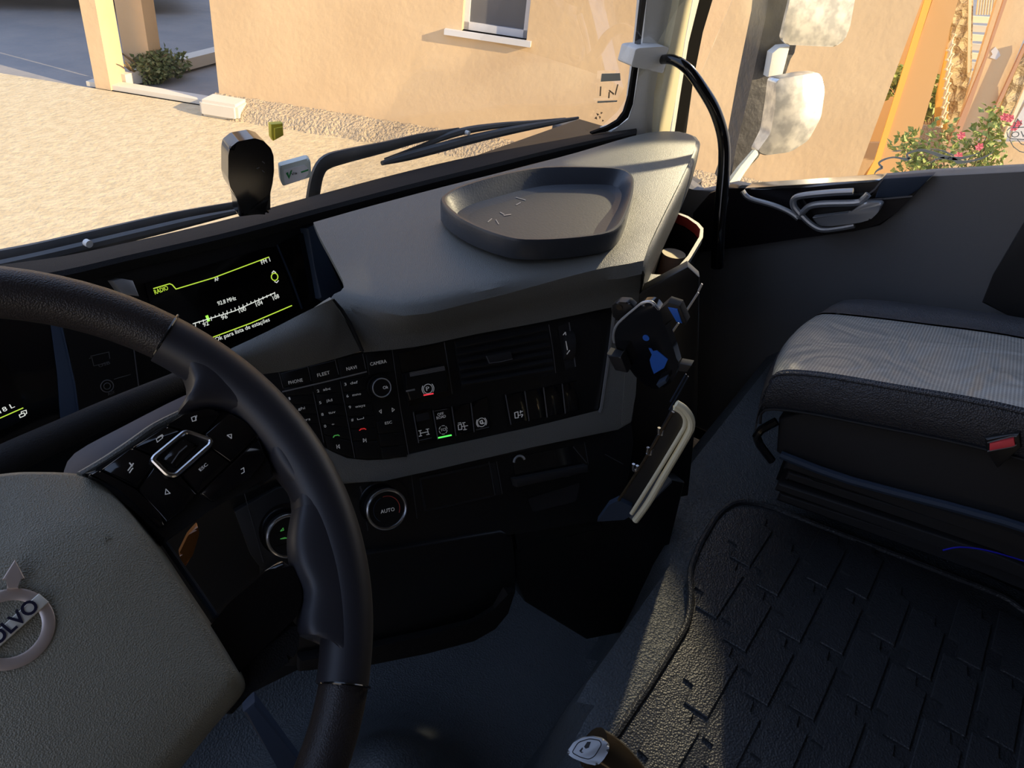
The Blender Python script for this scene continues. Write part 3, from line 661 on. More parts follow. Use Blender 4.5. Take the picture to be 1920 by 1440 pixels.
# grey top cover: windscreen lip -> flat -> roll -> fascia top
def tp(px, py, z): return on(px, py, zpl(z))
r0 = [tp(588, 424, -.468), tp(700, 392, -.466), tp(830, 357, -.463), tp(960, 324, -.461), tp(1080, 292, -.460), tp(1180, 262, -.459), tp(1230, 252, -.460), tp(1272, 252, -.462)]
r1 = [tp(600, 452, -.470), tp(720, 430, -.468), tp(850, 400, -.466), tp(980, 370, -.463), tp(1090, 335, -.461), tp(1185, 300, -.460), tp(1250, 290, -.460), tp(1304, 268, -.460)]
r2 = [tp(626, 500, -.475), tp(740, 490, -.472), tp(860, 470, -.468), tp(985, 440, -.465), tp(1090, 410, -.462), tp(1175, 380, -.460), tp(1230, 360, -.460), tp(1281, 330, -.460)]
r3 = [tp(646, 545, -.480), tp(750, 552, -.478), tp(870, 532, -.472), tp(985, 505, -.468), tp(1080, 475, -.464), tp(1150, 450, -.462), tp(1205, 425, -.461), tp(1247, 400, -.460)]
r4 = [tp(622, 563, -.486), tp(755, 590, -.490), tp(880, 565, -.484), tp(990, 538, -.478), tp(1070, 518, -.472), tp(1130, 505, -.468), tp(1165, 500, -.466), tp(1203, 493, -.465)]
def fo(px, py, k=0.004): return on(px, py, FP.off(k))
r5 = [on(648, 600, FP.off(.012)), on(765, 622, FP.off(.012)), on(885, 600, FP.off(.012)), on(990, 578, FP.off(.012)), on(1070, 560, FP.off(.012)), on(1130, 548, FP.off(.012)), on(1165, 542, FP.off(.012)), on(1196, 527, FP.off(.012))]
r6 = [fo(680, 658), fo(775, 648), fo(890, 624), fo(990, 606), fo(1070, 590), fo(1130, 577), fo(1165, 572), fo(1193, 566)]
grid('top_cover', [r0, r1, r2, r3, r4, r5, r6], 'dash', dash, thick=-.006)
# side bevel of the cover at its right end
e0 = [r0[-1], r1[-1], r2[-1], r3[-1], r4[-1], r5[-1], r6[-1]]
q0 = [tp(1288, 253, -.475), tp(1313, 270, -.472), tp(1291, 333, -.472), tp(1258, 403, -.472), tp(1215, 498, -.477), on(1207, 531, FP.off(.006)), on(1204, 567, FP.off(.0))]
grid('top_cover_edge', [e0, q0, [p + V3(.0, .0, -.06) for p in q0]], 'dash', dash)
# left segment of the cover, beside the keypad
s1_ = [on(432, 654, FP.off(.03)), on(500, 622, FP.off(.03)), on(570, 586, FP.off(.03)), on(622, 561, FP.off(.035))]
s2_ = [on(452, 676, FP.off(.035)), on(515, 652, FP.off(.035)), on(585, 622, FP.off(.035)), on(646, 598, FP.off(.018))]
s3_ = [on(490, 702, FP.off(.012)), on(545, 694, FP.off(.010)), on(610, 678, FP.off(.008)), on(676, 659, FP.off(.004))]
grid('side_cover', [s1_, s2_, s3_], 'dash', dash, thick=-.006)
lines('cover_seam', [[(624, 562), (640, 580), (655, 604), (668, 632), (679, 658)]], FP.off(.022), 3, 'black', dash, .012)
# windscreen lip
def lipband(name, up, dn, m, th=.012): 
    grid(name, [up, dn, [p + V3(0, 0, -.02) for p in dn]], m, dash, thick=th, sub=3)
up = [onws(x, y, -.004) for x, y in ((-140, 520), (0, 497), (120, 480), (225, 458), (340, 432), (450, 405), (600, 364), (760, 322), (900, 290), (1050, 262), (1190, 236))]
dn = [on(x, y, zpl(-.455)) for x, y in ((-140, 545), (0, 530), (120, 510), (235, 483), (345, 458), (455, 432), (605, 392), (765, 350), (905, 315), (1055, 277), (1195, 246))]
dn = [p.lerp(u, .12) for p, u in zip(dn, up)]
lipband('windscreen_lip', up, dn, 'dashdark')
# hood over the instrument area: black back panel below the lip down to the display
HP = PL(ray(440, 655) * 1.08, V3(.12, .93, -.36))               # display plane, facing the driver
prism('display_surround', [(-160, 545), (0, 528), (120, 508), (235, 480), (455, 428), (590, 396), (612, 470), (648, 552), (600, 580), (480, 640), (420, 690), (350, 712), (180, 800), (-160, 930)], HP.off(-.006), .02, 'black', dash)
prism('hood_side', [(575, 428), (590, 420), (606, 460), (645, 545), (640, 552), (616, 566), (600, 560), (590, 500)], HP.off(.012), .03, 'shroud', dash, .003)
prism('hood_side', [(518, 462), (548, 446), (583, 430), (598, 480), (606, 555), (572, 578), (560, 570), (545, 530)], HP.off(.0), .012, 'gloss', dash, .002)
lines('hood_edge', [[(520, 460), (545, 520), (566, 578)]], HP.off(.004), 3, 'shroud', dash)
prism('hood_side', [(212, 527), (228, 522), (250, 526), (262, 556), (230, 552)], HP.off(.012), .03, 'silver', dash, .002)
scr = prism('display', [(272, 532), (500, 465), (520, 462), (566, 580), (470, 628), (400, 660), (330, 690), (300, 640)], HP, .006, 'scr', dash)
HS = HP.off(.0008)
def L_(segs, w_, m): lines('screen_line', segs, HS, w_, m, scr, .0003)
L_([[(288, 541), (318, 532), (323, 534), (330, 542), (400, 521), (504, 482)]], 1.8, 'scry')
L_([[(400, 632), (470, 606), (547, 573)]], 1.8, 'scry')
L_([[(362, 607), (440, 583), (515, 549)]], 1.6, 'scrw')
for i in range(21):
    x, y = 366 + (515 - 366) * i / 20, 606 - (606 - 549) * (i / 20) ** 1.02
    n_ = 6 if i % 4 == 0 else 3
    L_([[(x, y), (x - .4, y - n_)]] if False else [[(x, y - 1), (x + .8, y + n_)]], 1.2, 'scrw')
L_([[(388, 593), (391, 601)]], 5, 'scrg')
def S(s, a, b, m='scrw', h=None): text('screen_text', s, a, b, HS, m, scr, h, .0003)
S('RÁDIO', (291, 552), (316, 543), 'scry', 9); S('FM 1', (491, 496), (507, 490), h=8); S('AF', (403, 528), (411, 525), h=7)
S('92.8 MHz', (409, 573), (443, 562), h=8); S('92', (382, 613), (392, 609), h=8); S('96', (416, 600), (427, 596), h=8); S('100', (449, 587), (462, 582), h=8); S('104', (481, 575), (493, 570), h=8); S('108', (513, 563), (524, 558), h=8)
S('Premir Ok para lista de estações', (372, 653), (506, 602), h=8)
uH, vH = frame2((400, 600), (500, 565), HS)
ring('screen_symbol', on(515, 519, HS), uH, vH, .0052, .0007, 'scry', scr, seg=24)
L_([[(510, 512), (513, 508), (517, 511)], [(515, 528), (519, 530), (522, 526)]], 1.4, 'scrw')
# sockets left of the display
sk = prism('socket_panel', [(115, 600), (215, 570), (246, 655), (262, 738), (150, 790), (140, 700)], HP, .004, 'black', dash)
def K(segs, w_=1.2, m='line', pl=HS, par=None): lines('panel_line', segs, pl, w_, m, par or sk, .0004)
K([[(226, 528), (244, 600), (262, 740)]], 2)
K([[(168, 672), (172, 670), (176, 686), (202, 680)], [(170, 668), (204, 660), (206, 672)], [(214, 711), (245, 702)]], 1.2, mat('dim_print', (.12, .12, .12), .5))
ring('socket_ring', on(201, 724, HS), uH, vH, .0075, .0006, 'line', sk, seg=24); ring('socket_ring', on(201, 724, HS), uH, vH, .004, .0005, 'line', sk, seg=20)
text('socket_text', 'USB', (186, 689), (207, 682), HS, 'line', sk, 6); text('socket_text', 'AUX', (203, 742), (216, 737), HS, 'line', sk, 6)
# instrument cluster
CPl = PL(ray(60, 740) * .74, V3(.06, .86, -.5))
cl_ = prism('instrument_cluster', [(-260, 640), (-100, 600), (40, 590), (116, 600), (128, 650), (141, 720), (150, 785), (100, 830), (0, 880), (-260, 960)], CPl, .03, 'gloss', dash, .003)
lines('cluster_rim', [[(113, 605), (126, 660), (139, 720), (148, 785), (147, 800)]], CPl.off(.001), 3, 'shroud', cl_, .002)
prism('cluster_side', [(95, 603), (113, 603), (126, 660), (139, 720), (147, 796), (116, 814), (108, 700)], CPl.off(.0015), .002, 'shroud', cl_)
prism('cluster_screen', [(-200, 640), (-40, 620), (5, 680), (56, 778), (20, 800), (-200, 880)], CPl.off(.0018), .001, 'scr', cl_)
C1 = CPl.off(.0022)
lines('cluster_line', [[(-80, 815), (0, 784), (43, 765)]], C1, 1.8, 'scry', cl_)
text('cluster_text', '118 L', (-8, 779), (28, 763), C1, 'scrw', cl_, 9)
lines('cluster_symbol', [[(36, 778), (45, 774), (47, 779), (38, 783), (36, 778)], [(40, 775), (40, 772), (49, 769), (50, 775), (47, 777)]], C1, 1.3, 'scrw', cl_)
# padded roll below the cluster
RPt = [gp(-160, 950, .62), gp(0, 868, .66), (gp(120, 812, .70)), gp(230, 762, .74), gp(345, 712, .80), gp(425, 675, .86)]
tube('padded_roll', RPt, [.0145, .0145, .0135, .0125, .011, .010], 'dashdark', dash, sm=4, seg=16)

# fascia: grey frame and black panels
fr_out = [(430, 700), (520, 692), (676, 660), (1148, 571), (1156, 575), (1145, 640), (1127, 768), (1118, 776), (760, 852), (720, 862), (680, 866), (640, 862), (620, 850), (600, 830), (520, 760)]
prism('fascia_panel', fr_out, FP.off(.0), .01, 'black', dash, .0008)
prism('grey_frame', [(1150, 570), (1207, 566), (1196, 640), (1190, 700), (1184, 792), (1160, 806), (1000, 838), (820, 880), (720, 902), (640, 908), (560, 900), (545, 840), (600, 830), (622, 850), (650, 862), (690, 866), (730, 861), (820, 840), (1000, 800), (1126, 771), (1142, 660)], FP.off(.002), .012, 'dash', dash, .002)
prism('frame_side', [(1168, 572), (1208, 566), (1198, 640), (1192, 740), (1186, 790), (1163, 803), (1172, 700), (1176, 640)], FP.off(.0026), .03, 'dash', dash, .003)
lines('frame_edge', [[(1152, 585), (1138, 690), (1127, 765), (1124, 772)]], FP.off(.0025), 3.5, 'silver', dash, .003)
KF = FP.off(.0012)
# keypad
kp = prism('keypad', [(520, 694), (735, 653), (768, 858), (740, 862), (700, 866), (640, 860), (615, 845), (560, 780)], FP.off(.001), .006, 'black', dash)
kcols = [  # columns of keys: left edge top/bottom and right edge top/bottom
    ((524, 700), (562, 830), (577, 686), (612, 845)), ((579, 686), (613, 842), (630, 674), (665, 860)), ((632, 674), (667, 860), (682, 663), (715, 862)), ((684, 663), (717, 862), (734, 655), (765, 858))]
def lerp2(a, b, t): return (a[0] + (b[0] - a[0]) * t, a[1] + (b[1] - a[1]) * t)
ys = {0: [0, .20, .33, .45, .57, .69, .82, 1], 1: [0, .21, .33, .45, .57, .69, .82, 1], 2: [0, .21, .335, .46, .58, .70, .82, 1], 3: [0, .21, .64, .76, .88, 1]}
for ci, (lt, lb, rt_, rb) in enumerate(kcols):
    yy = ys[ci]
    for j in range(len(yy) - 1):
        if ci == 3 and j == 1: continue
        a, b, c, d = lerp2(lt, lb, yy[j] + .008), lerp2(rt_, rb, yy[j] + .008), lerp2(rt_, rb, yy[j + 1] - .008), lerp2(lt, lb, yy[j + 1] - .008)
        prism('key', [lerp2(a, b, .03), lerp2(a, b, .97), lerp2(d, c, .97), lerp2(d, c, .03)], FP.off(.0028), .002, 'key', kp, .0004)
KT = FP.off(.003)
def KX(s, a, b, h, m='white'): text('key_text', s, a, b, KT, m, kp, h)
KX('PHONE', (541.5, 721), (568, 715), 6.5); KX('FLEET', (595.5, 707), (619, 701), 6.5); KX('NAVI', (650, 695), (669, 691), 6.5); KX('CAMERA', (694.5, 686), (725, 680), 6.5)
for s, x, y in (('2', 595, 736), ('5', 599, 758), ('8', 603, 780), ('0', 608, 802), ('3', 646, 723.5), ('6', 650, 745.5), ('9', 654.5, 766.5), ('#', 659, 790), ('1', 542.5, 750)):
    KX(s, (x, y), (x + (2.5 if s == '1' else 4), y - 1), 5.5)
for s, x, y, w_ in (('abc', 606, 733, 14), ('jkl', 612, 754, 11), ('tuv', 616, 776.5, 13), ('+', 622, 798, 5), ('def', 657, 721, 14), ('mno', 661, 743, 16), ('wxyz', 666, 765, 19), ('ghi', 559, 769, 13), ('pqrs', 563, 791, 19)):
    KX(s, (x, y), (x + w_, y - w_ * .18), 5 if s != '+' else 4)
KX('ESC', (722, 796), (735, 793.5), 5)
lines('key_symbol', [[(670, 784.5), (670.5, 787), (682, 784.5), (681.5, 782)]], KT, 1, 'white', kp)
for _s in ([[(711, 771), (715, 768), (715, 775), (711, 771)]], [[(739.5, 768), (735, 765), (735.5, 772), (739.5, 768)]], [[(631, 834), (632, 841)], [(636, 833.5), (633, 837.5), (637, 840.5), (636, 833.5)]], [[(681, 822.5), (681.5, 829), (685, 825), (681, 822.5)], [(686, 822), (687, 829)]]): lines('key_symbol', _s, KT, .9, 'white', kp)
lines('key_symbol', [[(625, 820), (627, 817), (634, 815.5), (636, 817)]], KT, 1.8, 'green', kp)
lines('key_symbol', [[(674, 807), (677, 804.5), (683, 803.5), (686, 805)]], KT, 1.8, 'red', kp)
lines('chrome_strip', [[(530, 734.5), (610, 716), (687, 697)]], KT, 2.4, 'silver', kp, .0008)
lines('panel_line', [[(735, 654), (750, 760), (767, 856)], [(523, 699), (531, 728)], [(577, 686), (583, 714)], [(628, 674), (635, 702)], [(680, 664), (686, 692)], [(587, 735), (607, 830)], [(638, 715), (665, 858)]], KT, .9, 'line', kp)
uF, vF = frame2((640, 760), (740, 740), FP)
kc = on(716, 727, FP.off(.022))
kb = disc('menu_knob', kc, uF, vF, FP.n, .0125, .02, 'key', kp, bev=.002); 
disc('menu_knob_base', kc - FP.n * .010, uF, vF, FP.n, .0165, .012, 'gloss', kp, bev=.003)
ring('knob_ring', kc + FP.n * .0003, uF, vF, .0118, .0008, 'silver', kp)
kq = PL(kc + FP.n * .0006 - CAM, FP.n); text('key_text', 'Ok', (718.5, 730) , (728, 728), kq, 'white', kp, 6)
# parking brake lever
pb = prism('brake_recess', [(747, 664), (834, 641), (848, 740), (765, 762)], FP.off(.0015), .004, 'gloss', dash)
lines('recess_edge', [[(833, 642), (841, 690), (848, 738)]], FP.off(.002), 1.2, 'line', pb)
prism('brake_lever', [(758, 702), (833, 684), (836, 694), (842, 732), (768, 752), (763, 730)], FP.off(.012), .012, 'key', pb, .002)
PBk = FP.off(.0125)
for i in range(5): lines('grip_rib', [[(768 + i * .3, 699 + i * 1.7), (833 + i * .3, 687 + i * 1.7)]], PBk, .8, 'silver', pb)
lines('brake_symbol', [[(762, 733.5), (777, 730.5)]], PBk, 3, 'silver', pb)
pc = on(802.5, 729, PBk); ring('brake_symbol', pc, uF, vF, .0062, .0005, 'white', pb, seg=24)
for s in (1, -1): ring('brake_symbol', pc, uF * s, vF * s, .0082, .0005, 'white', pb, seg=10, arc=(-.7, .7))
text('brake_symbol', 'P', (799.5, 733), (805.5, 731.5), PBk, 'white', pb, 8)
lines('brake_symbol', [[(795, 741), (812, 738)]], PBk, 2.4, 'redled', pb)
# air vent
vt = prism('air_vent', [(852, 640), (1028, 607), (1044, 702), (866, 730)], FP.off(.001), .004, 'soft', dash)
for i in range(6):
    t_ = i / 6
    a, b = lerp2((855, 643), (868, 728), t_), lerp2((1026, 610), (1040, 700), t_)
    a2, b2 = lerp2((855, 643), (868, 728), t_ + .085), lerp2((1026, 610), (1040, 700), t_ + .085)
    A1, B1 = on(*a, FP.off(.004)), on(*b, FP.off(.004)); A2, B2 = on(*a2, FP.off(.010)), on(*b2, FP.off(.010))
    bm = bmesh.new(); bm_prism([A1, B1, B2, A2], Vector((0, 0, -.0025)), bm=bm); obj('vent_slat', bm, 'soft', vt, smooth=False)
prism('vent_tab', [(912, 668), (958, 659), (962, 674), (918, 682)], FP.off(.016), .004, 'soft', vt, .001)
lines('vent_edge', [[(1029, 609), (1036, 650), (1042, 699)]], FP.off(.004), 1.2, 'line', vt); lines('tab_edge', [[(912, 668), (918, 681), (940, 678), (961, 673)]], FP.off(.0165), 1.2, 'line', vt)
# thumbwheel
tw = prism('wheel_recess', [(1046, 612), (1067, 604), (1080, 688), (1060, 694)], FP.off(.001), .003, 'soft', dash)
lines('recess_edge', [[(1067, 605), (1079, 687)]], FP.off(.002), 2, 'line', tw)
bm = bmesh.new(); wc = on(1061, 647, FP.off(-.006)); 
uW = (on(1061, 622, FP) - on(1061, 670, FP)).normalized()
P = [wc + uW * math.sin(a) * .024 + FP.n * math.cos(a) * .016 for a in [2 * PI * k / 24 for k in range(24)]]; side = uW.cross(FP.n).normalized()
bm_prism([p - side * .008 for p in P], side * .016, .002, bm=bm); obj('thumbwheel', bm, 'soft', tw)
lines('wheel_mark', [[(1061, 640), (1064, 656)], [(1056, 628), (1060, 623)], [(1060, 623), (1061, 628)], [(1063, 664), (1068, 657)]], FP.off(.0115), 1.5, 'white', tw)
# rocker switches
def rocker(px, lab):
    s = prism('rocker_switch', px, FP.off(.004), .006, 'gloss', dash, .0008); lines('switch_edge', [[px[0], px[3]]], FP.off(.0045), 1.8, 'line', s); return s
RS = FP.off(.0046)
q = [(775, 777), (812, 770), (845, 764), (881, 757), (914, 743)]; qb = [(785, 830), (821, 824), (855, 817), (889, 810), (922, 803)]
tops = [(775, 773, 808, 766), (812, 770, 844, 763), (847, 763, 880, 756), (883, 756, 914, 744)]
sw_ = []
for i in range(4):
    x0, y0, x1, y1 = tops[i]; b0, b1 = qb[i], qb[i + 1]
    sw_.append(rocker([(x0, y0), (x1, y1), (b1[0] - 2, b1[1]), b0], ''))
prism('switch_dimple', [(780, 778), (803, 773), (806, 786), (782, 791)], FP.off(.0052), .001, 'soft', sw_[0])
lines('switch_symbol', [[(785, 808), (790, 807)], [(787.5, 808), (789, 817)], [(786, 818), (791, 817)], [(788, 812.5), (803, 809.5)], [(799, 805), (804, 804)], [(801.5, 805), (803, 813)], [(800, 815), (805, 814)]], RS, 1.3, 'white', sw_[0])
text('switch_text', 'OFF', (820.5, 780), (832, 777.5), RS, 'white', sw_[1], 5.5); text('switch_text', 'ROAD', (819, 786.5), (836, 782.5), RS, 'white', sw_[1], 5.5)
sc_ = on(831, 806, RS)
for k in range(6): ring('switch_symbol', sc_, uF, vF, .0058, .0004, 'white', sw_[1], seg=5, arc=(k * PI / 3, k * PI / 3 + .75))
text('switch_text', 'TCS', (826.5, 809), (837, 806.5), RS, 'white', sw_[1], 5)
lines('indicator', [[(822, 821), (846, 816)]], RS, 2.6, 'greenled', sw_[1])
lines('switch_line', [[(815, 771), (838, 767)]], RS, .8, 'line', sw_[1]); lines('switch_line', [[(785, 826), (809, 821)]], RS, .8, 'line', sw_[0]); lines('switch_line', [[(893, 806), (916, 801)]], RS, 1.2, 'line', sw_[3])
lines('switch_symbol', [[(859, 797), (865, 795), (866, 805), (860, 806), (859, 797)], [(867, 793), (872, 792)], [(869, 793), (870, 798)], [(866, 800), (877, 798)], [(871, 800), (872, 806)], [(869, 806), (875, 805)], [(859, 793.5), (864, 792.5)]], RS, 1.2, 'white', sw_[2])
c4 = on(903, 792, RS); ring('switch_symbol', c4, uF, vF, .0060, .0005, 'white', sw_[3], seg=22)
for s in (1, -1): ring('switch_symbol', c4, uF * s, vF * s, .0076, .0005, 'white', sw_[3], seg=8, arc=(-.75, .75))
lines('switch_symbol', [[(900, 790), (904, 788), (905, 793), (901, 794), (900, 790)], [(903, 795), (908, 793)]], RS, 1.6, 'white', sw_[3])
tops2 = [(948, 741, 982, 734), (984, 734, 1017, 727), (1019, 727, 1052, 720), (1054, 720, 1082, 714)]; qb2 = [(958, 796), (992, 789), (1026, 782), (1060, 775), (1090, 769)]
for i in range(4):
    x0, y0, x1, y1 = tops2[i]; b0, b1 = qb2[i], qb2[i + 1]; r_ = rocker([(x0, y0), (x1, y1), (b1[0] - 2, b1[1]), b0], '')
    if i == 0: lines('switch_symbol', [[(965, 774), (971, 772), (972, 783), (966, 784), (965, 774)], [(972, 779), (980, 777)], [(975, 773), (980, 771)], [(976, 775), (976, 770)], [(978, 782), (980, 778)]], RS, 1.3, 'white', r_)

# lower fascia
LPn = FP.off(-.004)
prism('lower_fascia', [(440, 960), (520, 915), (655, 905), (720, 900), (1000, 842), (1184, 790), (1188, 830), (1178, 900), (1160, 940), (1120, 978), (960, 1002), (690, 1046), (500, 1080), (470, 1040)], LPn, .02, 'black', dash, .001)
LF = LPn.off(.001)
dm = mat('dim_seam', (.05, .05, .055), .4)
lines('panel_line', [[(771, 888), (782, 972)], [(458, 925), (494, 1055)], [(676, 912), (690, 995)], [(1135, 852), (1168, 870)]], LF, 1.5, dm, dash)
cb_ = prism('cubby', [(786, 896), (928, 866), (940, 928), (796, 960)], LPn.off(.0015), .003, 'soft', dash, rnd=3)
prism('cubby_opening', [(790, 900), (918, 872), (930, 926), (800, 955)], LPn.off(.002), .002, 'gloss', cb_)
lines('cubby_edge', [[(917, 866), (928, 928)], [(931, 866), (942, 926)]], LPn.off(.003), 1.5, dm, cb_)
dw = prism('ashtray_drawer', [(960, 858), (1096, 832), (1105, 886), (970, 914)], LPn.off(.002), .004, 'gloss', dash, rnd=3)
prism('drawer_lip', [(966, 899), (1103, 872), (1103, 885), (970, 914)], LPn.off(.016), .016, 'soft', dw, .002)
lines('drawer_edge', [[(1096, 830), (1103, 870)], [(1075, 838), (1100, 868)]], LPn.off(.003), 1.5, dm, dw)
hk = on(974, 866, LPn.off(.005)); ring('drawer_hook', hk, uF, vF, .0085, .0018, 'silver', dw, seg=14, arc=(.2, 3.0))
prism('lower_slot', [(990, 935), (1088, 905), (1080, 940), (1000, 960)], LPn.off(.001), .002, 'soft', dash, rnd=4)
# climate dials
def dial(cx, cy, r, name):
    c = on(cx, cy, LPn.off(.020)); d = disc(name, c, uF, vF, LPn.n, r, .02, 'key', dash, bev=.002)
    disc('dial_base', on(cx - 4, cy - 12, LPn.off(.002)), uF, vF, LPn.n, r * 1.32, .004, 'gloss', d)
    ring('dial_ring', c + LPn.n * .0005, uF, vF, r, .0022, 'chrome', d); return d, c
dl, dc = dial(725, 955, .0255, 'temperature_dial')
DQ = PL(dc + LPn.n * .0006 - CAM, LPn.n)
text('dial_text', 'AUTO', (714, 963), (740, 957.5), DQ, 'white', dl, 7)
ring('dial_arc', dc + LPn.n * .0006, uF, vF, .0175, .0005, 'redtrim', dl, seg=16, arc=(-.5, 1.7)); ring('dial_arc', dc + LPn.n * .0006, uF, vF, .0175, .0004, 'shroud', dl, seg=16, arc=(1.9, 4.0))
dl2, dc2 = dial(542, 1005, .0255, 'airflow_dial')
DQ = PL(dc2 + LPn.n * .0006 - CAM, LPn.n)
lines('dial_line', [[(512, 1001), (560, 989)], [(518, 1024), (560, 1013)]], DQ, 1.2, 'gloss', dl2)
lines('dial_symbol', [[(526, 996), (531, 990), (532, 994), (526, 996)], [(526, 1010.5), (534, 1008), (538, 1009), (526, 1010.5)], [(562, 994), (556, 997), (552, 1007), (546, 1011), (545, 1018)]], DQ, 1.2, 'green', dl2)
ring('dial_symbol', on(557.5, 986, DQ), uF, vF, .003, .0004, 'green', dl2, seg=16)
text('dial_text', 'OFF', (680, 921), (677, 911), LF, 'line', dash, 4)
# storage bin and knee panels below
BP = PL(on(820, 1040, LPn) - CAM, (FD.cross(V3(0, 0, 1) * math.cos(.17) + FM * math.sin(.17))))
prism('knee_panel', [(180, 960), (330, 930), (470, 890), (700, 890), (720, 1060), (700, 1235), (560, 1255), (430, 1320), (180, 1420)], BP.off(-.06), .01, 'black', dash)
prism('storage_bin', [(500, 1080), (690, 1040), (940, 996), (962, 1004), (966, 1060), (968, 1110), (955, 1150), (930, 1180), (890, 1203), (800, 1222), (700, 1240), (600, 1250), (500, 1250)], BP, .05, 'black', dash, .004)
prism('bin_lip', [(560, 1235), (700, 1214), (800, 1192), (890, 1170), (930, 1145), (950, 1110), (968, 1110), (955, 1152), (930, 1182), (890, 1205), (800, 1226), (700, 1246), (560, 1262)], BP.off(.012), .03, 'dashdark', dash, .005)
prism('knee_panel', [(964, 1000), (1120, 966), (1190, 980), (1260, 900), (1285, 905), (1262, 990), (1240, 1090), (1200, 1180), (1100, 1200), (985, 1130), (968, 1090)], BP.off(-.02), .03, 'black', dash, .004)
prism('knee_panel', [(964, 998), (1118, 964), (1130, 992), (970, 1033)], BP.off(-.008), .02, 'black', dash, .003)

# dashboard end: open pocket and body down to the floor
ZP = zpl(-.53)
rim_o = [(1215, 548), (1208, 520), (1225, 470), (1260, 402), (1268, 397), (1290, 405), (1310, 418), (1319, 428), (1318, 445), (1296, 482), (1262, 530), (1248, 545), (1235, 552)]
rim_i = [(1222, 514), (1216, 506), (1231, 470), (1262, 405), (1268, 400), (1289, 409), (1306, 421), (1313, 430), (1311, 444), (1290, 479), (1264, 508), (1256, 513), (1240, 515)]
O3 = [on(x, y, ZP) for x, y in rim_o]; I3 = [on(x, y, ZP) for x, y in rim_i]
bm = bmesh.new(); n_ = len(O3)
vo = [bm.verts.new(p) for p in O3]; vi = [bm.verts.new(p) for p in I3]; vo2 = [bm.verts.new(p + V3(0, 0, -.012)) for p in O3]
for k in range(n_): bm.faces.new((vo[k], vo[(k + 1) % n_], vi[(k + 1) % n_], vi[k])); bm.faces.new((vo[k], vo2[k], vo2[(k + 1) % n_], vo[(k + 1) % n_]))
obj('pocket_rim', bm, 'dash', dash)
bm = bmesh.new(); vi = [bm.verts.new(p) for p in I3]; vm = [bm.verts.new(p + V3(0, 0, -.018)) for p in I3]
for k in range(n_): bm.faces.new((vi[k], vi[(k + 1) % n_], vm[(k + 1) % n_], vm[k]))
obj('pocket_red_lining', bm, 'redtrim', dash)
bm = bmesh.new(); vi = [bm.verts.new(p + V3(0, 0, -.02)) for p in I3]; vm = [bm.verts.new(p + V3(0, 0, -.16)) for p in I3]
for k in range(n_): bm.faces.new((vi[k], vi[(k + 1) % n_], vm[(k + 1) % n_], vm[k]))
bm.faces.new(vm); obj('pocket_well', bm, 'soft', dash)
bm = bmesh.new(); vo = [bm.verts.new(p + V3(0, 0, -.012)) for p in O3]; vb = [bm.verts.new(p + V3(.0, .02, -.40)) for p in O3]
for k in range(n_): bm.faces.new((vo[k], vo[(k + 1) % n_], vb[(k + 1) % n_], vb[k]))
bm.faces.new(vb); obj('dash_end', bm, 'gloss', dash)
# main body below the right part, towards the door
bm = bmesh.new()
bm_prism([CAM + V3(1.02, .48, -.52), CAM + V3(1.20, .50, -.52), CAM + V3(1.72, .62, -.52), CAM + V3(1.72, .90, -.52), CAM + V3(.95, .90, -.52)], V3(0, 0, -.80), bm=bm)
obj('dash_body', bm, 'black', dash, smooth=False)
prism('end_panel', [(1150, 600), (1205, 545), (1290, 500), (1312, 520), (1308, 760), (1290, 930), (1130, 960), (1120, 800)], facing(1230, 740, 1.24, turn=10), .02, 'black', dash, .003)
EP = facing(1250, 640, 1.06, turn=10)
lines('lid_edge', [[(1316, 533), (1310, 545)], [(1309, 549), (1281, 592)], [(1272, 606), (1259, 625)]], EP, 3, 'silver', dash, .003)
lines('lid_edge', [[(1286, 702), (1257, 753)], [(1290, 706), (1255, 768)]], EP, 2, 'shroud', dash, .003)
# passenger tray with its rim, the sun on it put into the cream colour
TPl = facing(1240, 860, 1.02, turn=8)
def tg(name, pts, r, m): return tube(name, [on(x, y, TPl) for x, y in pts], r, m, dash, sm=4, seg=10)
tg('tray_rim', [(1268, 757), (1282, 766), (1293, 780), (1296, 797), (1288, 818), (1240, 900), (1215, 943), (1191, 976)], .0050, 'cream')
tg('tray_rim', [(1264, 765), (1276, 772), (1284, 784), (1284, 797), (1276, 814), (1230, 890), (1184, 963)], .0030, 'cream')
prism('tray_wall', [(1262, 768), (1276, 772), (1283, 790), (1276, 812), (1184, 964), (1158, 972), (1120, 978), (1140, 950), (1160, 940), (1200, 880)], TPl.off(-.012), .01, 'soft', dash)
prism('tray_floor', [(1120, 978), (1142, 947), (1160, 938), (1185, 950), (1182, 968), (1170, 975)], TPl.off(-.004), .01, 'shroud', dash)
tg('tray_inner_edge', [(1262, 772), (1240, 810), (1215, 852), (1190, 892), (1160, 938)], .0022, 'knob')
for x, y in ((1240, 808), (1219, 845), (1192, 876)): tg('tray_clip', [(x - 4, y - 6), (x - 5, y + 4), (x + 1, y + 6), (x + 3, y - 3)], .0022, 'chrome')

# small cream cap lying in the pocket
cpc = on(1258, 498, zpl(-.60)); t = disc('bottle_cap', cpc + V3(0, 0, .025), V3(1, 0, 0), V3(0, 1, 0), V3(0, 0, 1), .022, .05, 'baluster', bev=.01)
tag(t, 'cream round cap lying in the red lined pocket at the dashboard end', 'cap')

